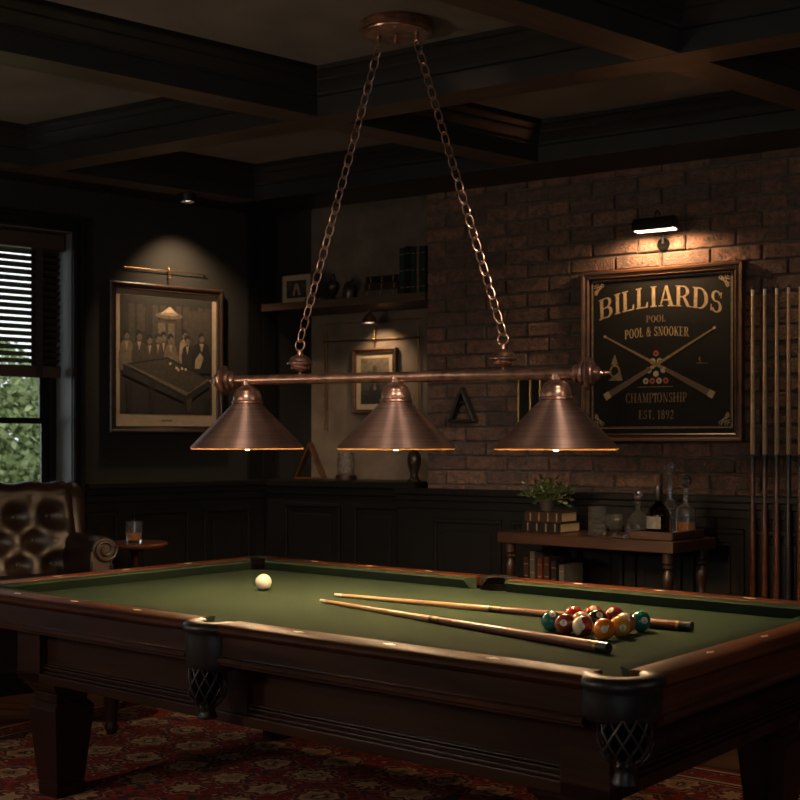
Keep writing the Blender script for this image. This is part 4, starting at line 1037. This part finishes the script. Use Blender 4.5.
for (u, v, mi) in ((.475,.505,2),(.455,.55,2),(.497,.55,2),(.412,.662,2),(.452,.662,2),(.494,.662,2),(.536,.662,2)): disc(u, v, .006, mi)
YS += .0002
b.poly([sg(.36,.695), sg(.58,.695), sg(.58,.698), sg(.36,.698)], 3); b.poly([sg(.45,.735), sg(.49,.735), sg(.47,.75)], 3)
b.build('ball_triangle_emblem', [M['signcream'], M['signred'], M['signbg'], M['giltdim']], sign, smooth=0)
b = MB()
for q in A_(.215,.60,.035,.04,0,360,.012,.012,12): b.poly([sg(*p) for p in q])
b.poly([sg(.19,.56), sg(.215,.50), sg(.235,.56)]); b.poly([sg(.17,.655), sg(.265,.655), sg(.25,.60)]); b.build('small_ornament', M['giltdim'], sign, smooth=0); b = MB(); b.poly([sg(.735,.545), sg(.742,.53), sg(.748,.57)]); b.poly([sg(.72,.567), sg(.79,.569), sg(.79,.572), sg(.72,.571)])
b.build('small_flourish', M['giltdim'], sign, smooth=0)
# lamp above the sign
(lx, lz) = onb(655, 229, .11)
sl = thing('sign_lamp', 'black gooseneck picture lamp on the bricks above the BILLIARDS sign', 'wall lamp', wb(lx, .11, lz), RB)
b = MB(); hl = .092
pts = [(.036*math.cos(a)*1.15, .058*math.sin(a)-.004) for a in [PI*i/10 for i in range(11)]]
b.prism(pts + [(p[0]*.9, p[1]-.004) for p in pts[::-1]], lambda p: (-hl, p[0], p[1]), lambda p: (hl, p[0], p[1]))
for s in (-1, 1): b.prism(pts, lambda p: (s*hl, p[0], p[1]), lambda p: (s*(hl+.004), p[0]*.96, p[1]*.96))
b.build('lamp_shade', M['iron'], sl, smooth=40)
MB().box(-hl+.004, hl-.004, -.032, .032, -.007, -.002).build('lamp_tube', emit('sign_lamp_glow', (1,.82,.55), 8), sl, smooth=0)
MB().tube([(0,0,.05),(0,.0,.07),(0,.02,.082),(0,.05,.080),(0,.075,.06),(0,.095,.0),(0,.098,-.05)], .006, 8).build('gooseneck', M['iron'], sl)
MB().lathe([(0,0),(.03,0),(.03,.006),(.022,.012),(0,.012)], (0,.110,-.055), axis=(0,-1,0), n=20).build('wall_plate', M['black'], sl)
# cue rack with five cues
cr = []
xs = [onb(x, 400, .075)[0] for x in (752.8, 764.8, 776.8, 788.6, 800.4)]
zc_top = onb(770, 286, .075)[1]; cl = 1.46
rack = thing('cue_rack', 'dark wooden wall rack holding upright cues beside the BILLIARDS sign', 'cue rack', wb((xs[0]+xs[-1])/2, 0, 0), RB)
xr = (xs[-1]-xs[0])/2
zj = onb(770, 457, .075)[1]
MB().box(-xr-.05, xr+.05, -.11, -.052, zc_top-cl-.03, zc_top-cl-.002).box(-xr-.05, xr+.05, -.058, -.048, zc_top-cl-.03, zc_top-cl+.05).build('base_tray', M['walnut_x'], rack, smooth=0, bevel=.003)
for x in xs:
    q = x-(xs[0]+xs[-1])/2
    MB().tube([(q+.013*math.cos(a), -.075+.013*math.sin(a), zj) for a in [PI*(.55+1.9*i/14) for i in range(15)]], .003, 6).tube([(q,-.06,zj),(q,.0,zj)], .003, 6).build('cue_clip', M['iron'], rack)
names = ['leftmost of the five upright cues in the wall rack', 'second upright cue from the left in the wall rack', 'middle one of the five upright cues in the wall rack', 'upright cue with a black butt, fourth from left in the wall rack', 'upright cue at the right edge of the photograph in the wall rack']
for i, x in enumerate(xs):
    cue('standing_cue', names[i], wb(x, .075, zc_top), wb(x, .075, zc_top-cl), .49, (M['maple_z'], M['cueblack'] if i == 3 else M['cuebutt_z']), .0062, .0145, 'cues in the wall rack', True)

# ------------------------------------------------------------------ console table and what stands on it
CA = math.radians(-42)
cd_ = Vector((math.cos(CA), math.sin(CA), 0)); cy_ = Vector((-cd_.y, cd_.x, 0))
CO = Vector((.7837, 5.21, 0)) - cd_*.025
CT = EYE-.398
cl_ = .443
con = thing('console_table', 'dark wooden console table with turned legs against the brick wall', 'table', CO, CA)
MB().box(-cl_, cl_, 0, .36, CT-.048, CT).build('tabletop', M['walnut_x'], con, smooth=0, bevel=.004)
prof = [(.019,0),(.022,.01),(.016,.03),(.024,.05),(.024,.08)]
lp = [(.014,0),(.022,.02),(.016,.04),(.020,.12),(.026,.30),(.029,.44),(.026,.52),(.016,.555),(.026,.565),(.026,.575),(.016,.585),(.020,.61),(.030,.645),(.029,.665),(.018,.69),(.016,.695),(.028,.702),(.028,.712),(.018,.718),(.030,.722),(.030,CT-.048)]
for x in (-cl_+.045, cl_-.045):
    for y in (.04, .32):
        MB().lathe([(r*.82, z) for r, z in lp], (x,y,0), n=20).build('leg', M['walnut_z'], con, smooth=50)
LS = .475
MB().box(-cl_+.04, cl_-.04, .03, .33, LS-.025, LS).build('lower_shelf', M['walnut_x'], con, smooth=0, bevel=.003)
def oncon(x, y, z):
    """pixel ray onto the horizontal plane z -> console local"""
    Y = (EYE-z)*F/(y-YH); p = Vector(((x-400)/F*Y, Y, 0)) - CO
    return p.dot(cd_), p.dot(cy_)
def concol(x, ly):
    """pixel column at console depth ly -> local x"""
    ray = Vector(((x-400)/F, 1, 0)); q = CO + cy_*ly
    Y = q.dot(cy_)/ray.dot(cy_); return (ray*Y - q).dot(cd_)
def cw_(x, y, z=0): return CO + cd_*x + cy_*y + Vector((0,0,z))
cz = CT+.0005
for i, (x, h, m, lab) in enumerate(((526, .225, M['bk_brown'], 'brown upright book at the left end of the row under the console'), (532.3, .25, M['bk_grey'], 'tallest greyish book, second from left under the console'), (539.6, .225, M['bk_red'], 'oxblood upright book, third from left under the console'), (546.4, .23, M['bk_brown'], 'brown upright book, fourth from left under the console'), (553.6, .215, M['bk_dark'], 'black upright book, fifth from left under the console'), (561.3, .20, M['bk_grey'], 'shortest greyish book at the right end of the row under the console'))):
    xx = concol(x, .08)
    book_up(xx-.0135, xx+.0135, h, .15, m, lab, .08, LS+.0005, 'upright books under the console', 4, o=CO, rz=CA)
# stacked books and plant
bx_ = concol(552, .12)
b1 = book_flat(.20, .17, .044, M['bk_dark'], 'black gilt-banded book, lower of the two lying on the console', cw_(concol(541,.09), .09, cz), math.radians(-40), None, bands=4)
b2 = book_flat(.185, .15, .046, M['bk_brown'], 'brown leather book with yellowed pages, upper of the two lying on the console', cw_(concol(543,.10), .10, cz+.0446), math.radians(-36), None, bands=4, mpage=M['pages'])
pp_ = cw_(concol(547,.17), .17, cz+.0446+.0466)
plant = thing('potted_plant', 'small leafy green plant on top of the two lying books', 'plant', pp_, 0)
MB().lathe([(0,0),(.028,0),(.036,.045),(.038,.05),(.034,.05),(.03,.042),(0,.042)], n=20, cap=False).build('pot', M['pot'], plant)
b = MB(); st = MB(); rr_ = random.Random(3)
for k in range(46):
    a = rr_.uniform(0, 2*PI); el_ = rr_.uniform(.15, 1.45); Ls = rr_.uniform(.07, .155)*(1.0 if el_ < 1 else .85)
    d = Vector((math.cos(a)*math.cos(el_), math.sin(a)*math.cos(el_), math.sin(el_)))
    base = Vector((math.cos(a)*.01, math.sin(a)*.01, .042)); pts = [base + d*Ls*t + Vector((0,0,-.035*t*t*math.cos(el_))) for t in (0,.33,.66,1)]
    st.tube(pts, .0012, 4)
    for t in (.35,.5,.62,.75,.87,1):
        p = base + d*Ls*t + Vector((0,0,-.035*t*t*math.cos(el_)))
        for sd in (-1, 1):
            ld_ = (d*rr_.uniform(.2,.8) + Vector((rr_.uniform(-1,1), rr_.uniform(-1,1), rr_.uniform(-.4,.6)))).normalized()
            n_ = ld_.cross(Vector((rr_.uniform(-1,1), rr_.uniform(-1,1), .3))).normalized(); ln = rr_.uniform(.016,.027); wd = ln*.3; up_ = ld_.cross(n_)*.12*ln
            b.poly([p, p+ld_*ln*.45+n_*wd+up_, p+ld_*ln, p+ld_*ln*.45-n_*wd+up_])
b.build('leaves', M['leaf'], plant, smooth=0); st.build('stems', M['leaf'], plant)
# glassware
def tumbler(name, label, p, r, h, fill=0, m=None, cat='glass', group=None):
    g = thing(name, label, cat, p, 0, group)
    if m is None:
        b = MB(); prf = [(r*.80,0),(r*.9,.004)] + [(r*(.94 if i % 2 else 1.0), h*(.10+.55*i/6)) for i in range(7)] + [(r*.98,h*.72),(r,h),(r*.95,h),(r*.91,h*.5),(r*.80,.014),(0,.013)]
        b.lathe([(0,0)] + prf, n=18, cap=False); b.build('glass_body', M['clear'], g, smooth=0)
    else: MB().lathe([(0,0),(r*.82,0),(r*.86,.004),(r,h*.5),(r*1.0,h),(r*.95,h),(r*.93,h*.5),(r*.80,.014),(0,.013)], n=32, cap=False).build('glass_body', m, g, smooth=50)
    if fill:
        q = h*fill
        MB().lathe([(0,.0136),(r*.79,.0145),(r*.915,min(q,h*.5)),(r*.925,q),(0,q)], n=32, cap=False).build('whiskey', M['whiskey'], g, smooth=50)
    return g
def stemglass(label, p):
    g = thing('stemmed_glass', label, 'glass', p)
    MB().lathe([(0,0),(.032,0),(.033,.003),(.012,.008),(.006,.016),(.007,.022),(.022,.034),(.033,.055),(.035,.075),(.033,.098),(.031,.098),(.033,.075),(.030,.056),(.02,.038),(0,.03)], n=14, cap=False).build('glass_body', M['clear'], g, smooth=0); return g
tumbler('crystal_tumbler', 'tall cut crystal tumbler, leftmost glass on the console', cw_(concol(597.5, .10), .10, cz), .040, .125)
stemglass('short stemmed crystal glass between the tumbler and the round decanter', cw_(concol(614.5, .06), .06, cz))
sp_ = concol(627.5,.04)
MB_ = MB().lathe([(0,0),(.014,0),(.016,.004),(.01,.010),(.012,.016),(.008,.022),(0,.023)], n=20, cap=False).build('glass_stopper', M['clear'], loc=cw_(sp_, .03, cz), smooth=50)
tag(MB_, 'loose glass stopper lying on the console in front of the tray', 'stopper')
def decanter(label, p, body, neck, stopper, fill=None, square=0, m=None, name='decanter'):
    g = thing(name, label, 'decanter', p, CA)
    t_ = .0028
    n_ = 4 if square else 32
    outer = body + neck
    inner = [(max(r-t_, .001), z + (t_*1.6 if i == 0 else 0)) for i, (r, z) in enumerate(outer)]
    pr_ = [(0,0)] + outer + inner[::-1][0:] + [(0, t_*1.6)]
    bb = MB().lathe(pr_, n=32, cap=False)
    if square:
        for v in bb.bm.verts:
            if v.co.z < square:
                r = math.hypot(v.co.x, v.co.y)
                if r > 1e-5:
                    a = math.atan2(v.co.y, v.co.x); k = 1/max(abs(math.cos(a)), abs(math.sin(a))); k = min(k, 1.25)
                    f_ = 1 if v.co.z < square*.8 else (square-v.co.z)/(square*.2)
                    k = 1+(k*.86-1)*f_; v.co.x *= k; v.co.y *= k
    bb.build('glass_body', m or M['clear'], g, smooth=40)
    if fill:
        lq = [(r-t_*1.25, z) for r, z in body if z <= fill]; lq = [(max(0.001, lq[0][0]), t_*1.9)] + lq[1:] + [(lq[-1][0], fill)]
        bb = MB().lathe([(0, t_*1.9)] + lq + [(0, fill)], n=32, cap=False)
        if square:
            for v in bb.bm.verts:
                r = math.hypot(v.co.x, v.co.y)
                if r > 1e-5:
                    a = math.atan2(v.co.y, v.co.x); k = min(1/max(abs(math.cos(a)), abs(math.sin(a))), 1.25)*.86; v.co.x *= k; v.co.y *= k
        bb.build('whiskey', M['whiskey'], g, smooth=40)
    if stopper: MB().lathe(stopper, n=10, cap=False).build('stopper', M['clear'], g, smooth=0)
    return g
rbody = [(.044,0),(.050,.006),(.053,.03),(.052,.05),(.046,.072),(.030,.092),(.016,.104)]
rneck = [(.012,.115),(.0115,.135),(.016,.142),(.0165,.145)]
rst = [(.0,.128),(.008,.128),(.0095,.145),(.010,.150),(.017,.160),(.0195,.172),(.016,.184),(.008,.190),(0,.191)]
decanter('round empty crystal decanter standing left of the wooden tray', cw_(concol(672.5, .035)-.262, .205, cz), rbody, rneck, rst)
# tray
(tx0, ty0) = oncon(672, 540.5, CT)
tz = .034; TL, TD = .20, .27
tcx, tcy = concol(651, .03)-.0, .0
tr0 = concol(672.5, .035)
tray = thing('wooden_tray', 'shallow wooden serving tray holding bottle and decanters on the console', 'tray', cw_(tr0-TL/2, .035+.135, cz), CA)
b = MB(); b.box(-TL/2, TL/2, -.135, .135, 0, .008)
for q in ((-TL/2,-TL/2+.009,-.135,.135), (TL/2-.009,TL/2,-.135,.135), (-TL/2,TL/2,-.135,-.126), (-TL/2,TL/2,.126,.135)): b.box(q[0],q[1],q[2],q[3],0,tz)
b.build('tray_body', M['walnut_x'], tray, smooth=0, bevel=.002)
tb0 = cz+.0085
bx1 = concol(658.5, .12)
bot = thing('whiskey_bottle', 'dark brown bottle with pale label and black neck standing on the tray', 'bottle', cw_(bx1, .12, tb0), CA)
MB().lathe([(0,0),(.046,0),(.050,.006),(.051,.085),(.047,.105),(.034,.124),(.018,.138),(.0135,.150),(.0130,.190),(.015,.192),(.015,.200),(.0,.200)], n=32, cap=False).build('bottle_body', M['darkglass'], bot, smooth=50)
MB().lathe([(.0142,.150),(.0165,.156),(.0165,.196),(.016,.214),(0,.215)], n=24, cap=False).build('capsule', M['cueblack'], bot, smooth=50)
MB().lathe([(.0516,.035),(.0516,.085)], n=14, a0=math.radians(-130), a1=math.radians(-50), cap=False).build('bottle_label', M['labelp'], bot, smooth=60)
tneck = [(.013,.150),(.012,.20),(.012,.235),(.018,.243),(.0185,.247)]
tbody = [(.032,0),(.036,.006),(.038,.05),(.037,.10),(.033,.122),(.022,.14)]
tst = [(0,.225),(.009,.225),(.0105,.245),(.011,.250),(.021,.268),(.0235,.285),(.019,.300),(.021,.304),(.021,.308),(0,.309)]
decanter('tallest crystal decanter behind the dark bottle on the tray', cw_(concol(670, .25), .25, tb0), tbody, tneck, tst)
sbody = [(.035,0),(.039,.005),(.0405,.05),(.0405,.10),(.037,.115),(.022,.128)]
sneck = [(.0125,.138),(.0115,.165),(.0115,.185),(.017,.192),(.0175,.196)]
sst = [(0,.178),(.009,.178),(.0105,.196),(.009,.204),(.020,.216),(.024,.232),(.020,.248),(.010,.256),(0,.257)]
decanter('square crystal decanter half full of amber whiskey at the right of the tray', cw_(concol(686.0, .225), .225, tb0), sbody, sneck, sst, fill=.060, square=.13)

# ------------------------------------------------------------------ armchair by the window
ch = thing('leather_armchair', 'tufted brown leather armchair with rolled arms in front of the window', 'armchair', (-1.655, 5.06, .0127), math.atan2(.6, .8))
def tuftgrid(nx, nz, fn): 
    b = MB(); V = [[b.bm.verts.new(fn(i/nx, j/nz)) for i in range(nx+1)] for j in range(nz+1)]
    for j in range(nz):
        for i in range(nx): b.bm.faces.new([V[j][i], V[j][i+1], V[j+1][i+1], V[j+1][i]])
    return b
BWd, ZB0, ZB1 = .88, .60, 1.005
btn = []
px_, pz_ = .155, .125
for r in range(4):
    for k in range(-4, 5):
        x = (k + (.5 if r % 2 else 0))*px_; z = ZB0+.065+r*pz_*.83
        if abs(x) < BWd/2-.07 and z < ZB1-.05: btn.append((x, z))
def bdepth(x, z):
    d = min(((x-bx0)**2 + ((z-bz0)*1.12)**2)**.5 for bx0, bz0 in btn)
    d2 = sorted(((x-bx0)**2 + ((z-bz0)*1.12)**2)**.5 for bx0, bz0 in btn)[:2]
    crease = math.exp(-((d2[1]-d2[0])/.028)**2)*.010 if d2[1] < .16 else 0
    return .055*(1-math.exp(-(d/.062)**2)) - crease*.9
def bf(u, v):
    x = (u-.5)*BWd; 
    if v < .70:
        z = ZB0 + (ZB1-.035-ZB0)*v/.70; dpt = bdepth(x, z); yy = .20 - dpt + (z-ZB0)*.22
    else:
        a = (v-.70)/.30*PI; z = ZB1-.035 + .055*math.sin(min(a, PI)) ; yy = .20 - .04 + (ZB1-.035-ZB0)*.22 + .055*(1-math.cos(a)) - .010
        z += 0
    e = max(0, (abs(x)-(BWd/2-.07))/.07); yy += e*e*.06
    if v >= .5: z -= e*e*.03*min(1, (v-.5)*4)
    sag = .012*math.cos(x/px_*PI*2)*(1 if v > .55 else 0)*.4
    return (x, yy, z - sag)
b = tuftgrid(96, 84, bf)
bk = b.build('tufted_back', M['brown'], ch, smooth=180)
md = bk.modifiers.new('thick', 'SOLIDIFY'); md.thickness = .03; md.offset = -1
MB().box(-BWd/2+.015, BWd/2-.015, .225, .32, .18, ZB1-.10, rot=Matrix.Rotation(math.radians(-6), 3, 'X')).build('back_frame', M['brown'], ch, smooth=30, bevel=.03, seg=4)
for x, z in btn:
    MB().sphere((x, .205+(z-ZB0)*.22-.006, z), .0125, (1,.6,1), 12, 8).build('button', M['leather'], bk, smooth=180)
# wings at the sides of the back
for s in (-1, 1):
    b = MB()
    b.lathe([(0,0),(.045,.0),(.052,.06),(.055,.2),(.058,.30),(.05,.35),(.03,.375),(0,.385)], (s*(BWd/2-.0), .25, .64), n=20, cap=False)
    for v in b.bm.verts: v.co.y += (v.co.z-.64)*.20
    b.build('wing', M['brown'], ch, smooth=180)
# seat, apron
b = MB().box(-.33, .33, -.36, .22, .50, .63); sc_ = b.build('seat_cushion', M['brown'], ch, smooth=180, bevel=.05, seg=5)
MB().box(-.42, .42, -.33, .28, .30, .50).build('seat_base', M['brown'], ch, smooth=40, bevel=.015, seg=3)
for s in (-1, 1):
    x = s*.405; b = MB(); zc_ = .745; r = .056
    pts = [(x+s*.012+r*math.cos(a), zc_+r*math.sin(a)) for a in [2*PI*i/28 for i in range(28)]]
    b.prism(pts, lambda p: (p[0], -.12, p[1]), lambda p: (p[0], .30, p[1]))
    b.box(x-.05, x+.05, -.115, .29, .30, .74)
    arm = b.build('arm', M['brown'], ch, smooth=40, bevel=.008, seg=2)
    sp = []
    for i in range(46):
        a = i/45*PI*3.4; rr = .051*(1-i/60)
        sp.append((x+s*.012 - s*rr*math.cos(a+PI*.9), -.125, zc_ + rr*math.sin(a+PI*.9)))
    MB().tube(sp, .0075, 8).tube([(x-.045,-.122,.31),(x-.046,-.122,.5),(x-.044,-.122,.70)], .0065, 8).tube([(x+.045,-.122,.31),(x+.046,-.122,.5),(x+.042,-.122,.68)], .0065, 8).build('scroll_piping', M['brown'], arm, smooth=60)
    for k in range(9):
        MB().sphere((x - .03 + .06*(k % 2), -.122, .33+k*.04), .006, (1,.5,1), 8, 6).build('nail_head', M['brass'], arm, smooth=180)
    for y in (-.27, .25):
        MB().lathe([(.018,0),(.026,.015),(.03,.03),(.022,.045),(.024,.06),(.036,.18),(.04,.25),(.04,.31)], (s*.38, y, 0), n=18).build('leg', M['mahog_z'], ch, smooth=50)

# round side table + whiskey glass
tp_ = at(135, 545, 5.70); tzr = tp_.z
st_ = thing('round_side_table', 'small round reddish-wood side table beside the leather armchair', 'side table', (tp_.x, tp_.y, .0127))
MB().lathe([(0,tzr-.022),(.135,tzr-.022),(.148,tzr-.016),(.152,tzr-.008),(.148,tzr),(0,tzr)], n=48, cap=False).build('tabletop', M['redwood'], st_, smooth=40)
MB().lathe([(.02,.03),(.03,.08),(.018,.14),(.016,.3),(.022,.45),(.016,.5),(.018,tzr-.05),(.04,tzr-.022)], n=20).build('column', M['mahog_z'], st_, smooth=50)
for k in range(3):
    a = 2*PI*k/3+.4; MB().tube([(.01*math.cos(a),.01*math.sin(a),.10),(.08*math.cos(a),.08*math.sin(a),.07),(.15*math.cos(a),.15*math.sin(a),.014)], .017, 10, r1=.012).build('foot', M['mahog_z'], st_, smooth=50)
gp = at(134, 545, 5.66)
tumbler('whiskey_glass', 'glass of amber whiskey standing on the round side table', (gp.x, gp.y, tzr+.0133), .040, .098, .46, M['clear'])

# ------------------------------------------------------------------ trees outside the window
def tree(name, label, p, h, rad, n, seed, group='trees outside the window'):
    r_ = random.Random(seed); root = thing(name, label, 'tree', p, 0, group); b = MB()
    cl = [(Vector((r_.gauss(0,.42), r_.gauss(0,.42), r_.uniform(.28,.92))), r_.uniform(.2,.42)) for _ in range(26)]
    for i in range(n):
        c, q = r_.choice(cl)
        v = Vector((r_.gauss(0,1), r_.gauss(0,1), r_.gauss(0,1))).normalized()*q*r_.uniform(.7,1)
        pos = Vector(((c.x+v.x)*rad, (c.y+v.y)*rad, (c.z*h+v.z*rad)))
        d = Vector((r_.gauss(0,1), r_.gauss(0,1), r_.gauss(-.2,.6))).normalized(); nn = d.orthogonal().normalized(); nn.rotate(Matrix.Rotation(r_.uniform(0,6.28), 3, d)); ln = r_.uniform(.045,.10)
        b.poly([pos, pos+d*ln*.5+nn*ln*.32, pos+d*ln, pos+d*ln*.5-nn*ln*.32])
    b.build('crown', M['tree'], root, smooth=0)
    MB().tube([(0,0,0),(.05,.02,h*.3),(-.03,.0,h*.65)], .11, 8, r1=.05).build('trunk', M['bark'], root)
    return root
o1 = at(20, 0, 10.5)
tree('garden_tree', 'bushy green tree seen through the window behind the armchair', (o1.x, o1.y, -1.3), 3.2, 1.25, 20000, 1, None)
tree('tall_garden_tree', 'larger pale green tree farther off behind the window blind', (o1.x-2.6, o1.y+4.4, -1.3), 3.9, 1.9, 20000, 5, None)
struct('ground', MB().box(-16, 4, 7.6, 26, -1.5, -1.3), M['tree'], smooth=0)
# ------------------------------------------------------------------ lamps
TILT = wl(onl(188, 300)[0], 0.02, 1.55)
SPOTS = [('wall_spotlight', dl + Vector((0,0,-.045)), TILT, 60, 95, 1),
         ('niche_lamp_light', nlamp.location + Vector((0,0,-.016)), nlamp.location + Vector((0,0,-1)) - nb*.6, 9, 110, .8),
         ('sign_lamp_light', sl.location + rb*.07 + Vector((0,0,-.016)), sl.location + rb*.16 + Vector((0,0,-1)) - nb*.35, 13, 158, .7),
         ('sign_lamp_light', sl.location - rb*.07 + Vector((0,0,-.016)), sl.location - rb*.16 + Vector((0,0,-1)) - nb*.35, 13, 158, .7)]
# added globe lamps, all out of view, for general fill
for p, zz_, e, lab in (((-2.5, 1.5), .52, .38, 'added opal globe fill lamp hanging unseen left of the viewpoint'), ((2.7, 1.6), .52, .42, 'added opal globe fill lamp hanging unseen right of the viewpoint'), ((-2.9, 2.5), 1.25, 1.1, 'added unseen low-hung globe fill lamp between armchair and left window')):
    cl_ = thing('fill_globe_lamp', lab, 'added fill lamp', (p[0], p[1], CEIL))
    MB().lathe([(0,0),(.06,0),(.06,-.018),(.012,-.03),(.008,-zz_+.16),(.03,-zz_+.15),(.045,-zz_+.12),(0,-zz_+.12)], n=24, cap=False).build('stem', M['bronze'], cl_)
    MB().sphere((0,0,-zz_), .125, u=28, v=18).build('glass_globe', emit('fill_globe_glow', (1,.82,.62), 75*e), cl_, smooth=180)
# added ceiling spotlights, out of view, to brighten the copper pendant
for p, a, e, lab in (((-.75, 2.3), (-.42, 4.3, 1.45), 75, 'added black spotlight, unseen, on the ceiling left of the viewpoint'), ((.8, 2.1), (.42, 4.1, 1.45), 75, 'added black spotlight, unseen, on the ceiling right of the viewpoint')):
    q = Vector((p[0], p[1], CEIL)); r = thing('added_spotlight', lab, 'spotlight', q)
    ax = (Vector(a) - (q + Vector((0,0,-.13)))).normalized()
    MB().lathe([(0,0),(.03,0),(.03,-.012),(.008,-.016),(.008,-.11),(0,-.11)], n=20, cap=False).build('stem', M['iron'], r)
    MB().lathe([(0,-.05),(.03,-.045),(.036,-.02),(.036,.06),(.032,.06),(.030,.03),(0,.03)], (0,0,-.13), axis=ax, n=24, cap=False).build('housing', M['iron'], r)
    MB().lathe([(0,.034),(.029,.034)], (0,0,-.13), axis=ax, n=20, cap=False).build('lens', emit('added_spot_lens', (1,.84,.66), 8), r)
    SPOTS.append(('added_spot_light', q + Vector((0,0,-.13)) + ax*.07, Vector(a), e, 40, .9))
# ------------------------------------------------------------------ light, world, camera
w = bpy.data.worlds.new('overcast_day'); scn.world = w; w.use_nodes = True
nt = w.node_tree; bg = nt.nodes['Background']
tc = nt.nodes.new('ShaderNodeTexCoord'); nz = nt.nodes.new('ShaderNodeTexNoise'); nz.inputs['Scale'].default_value = 3
rp = nt.nodes.new('ShaderNodeValToRGB'); rp.color_ramp.elements[0].color = (.75,.82,.9,1); rp.color_ramp.elements[1].color = (.95,.97,1,1)
nt.links.new(tc.outputs['Generated'], nz.inputs['Vector']); nt.links.new(nz.outputs['Fac'], rp.inputs['Fac']); nt.links.new(rp.outputs['Color'], bg.inputs['Color'])
bg.inputs['Strength'].default_value = 1.8
def portal(o, rz, w_, name):
    a, c, z0, z1 = w_; ld = bpy.data.lights.new(name, 'AREA'); ld.shape = 'RECTANGLE'; ld.size = c-a; ld.size_y = z1-z0; ld.cycles.is_portal = True
    ob = bpy.data.objects.new(name, ld); col.objects.link(ob)
    m = Matrix.Translation(o) @ Matrix.Rotation(rz, 4, 'Z') @ Matrix.Translation(((a+c)/2, .3, (z0+z1)/2)) @ Matrix.Rotation(-PI/2, 4, 'X')
    ob.matrix_world = m
for i, q in enumerate(WIN): portal(K, RL, q, 'daylight_portal')
for q in FW: portal(D2, RF, q, 'daylight_portal')
def spotl(name, p, aim, e, c, ang, blend=.6, r=.02):
    ld = bpy.data.lights.new(name, 'SPOT'); ld.energy = e; ld.color = c; ld.spot_size = math.radians(ang); ld.spot_blend = blend; ld.shadow_soft_size = r
    ob = bpy.data.objects.new(name, ld); col.objects.link(ob); ob.location = p
    ob.rotation_euler = (Vector(aim) - Vector(p)).to_track_quat('-Z', 'Y').to_euler(); return ob
WARM = (1,.70,.42)
for nm, p, aim, e, ang, bl in SPOTS: spotl(nm, p, aim, e, (1,.86,.72) if nm == 'added_spot_light' else (1,.62,.32) if nm == 'sign_lamp_light' else WARM, ang, bl)
cd = bpy.data.cameras.new('camera'); co = bpy.data.objects.new('camera', cd); col.objects.link(co)
co.location = (0,0,EYE); co.rotation_euler = (PI/2,0,0)
cd.sensor_width = 36; cd.lens = 36*F/800; cd.shift_y = (YH-400)/800; cd.clip_start = .05
cd.dof.use_dof = True; cd.dof.focus_distance = 3.9; cd.dof.aperture_fstop = 5.6
scn.camera = co
vs = scn.view_settings; scn.display_settings.display_device = 'sRGB'
vs.view_transform = 'Standard'; vs.look = 'None'; vs.exposure = 0; vs.gamma = 1; vs.use_curve_mapping = False
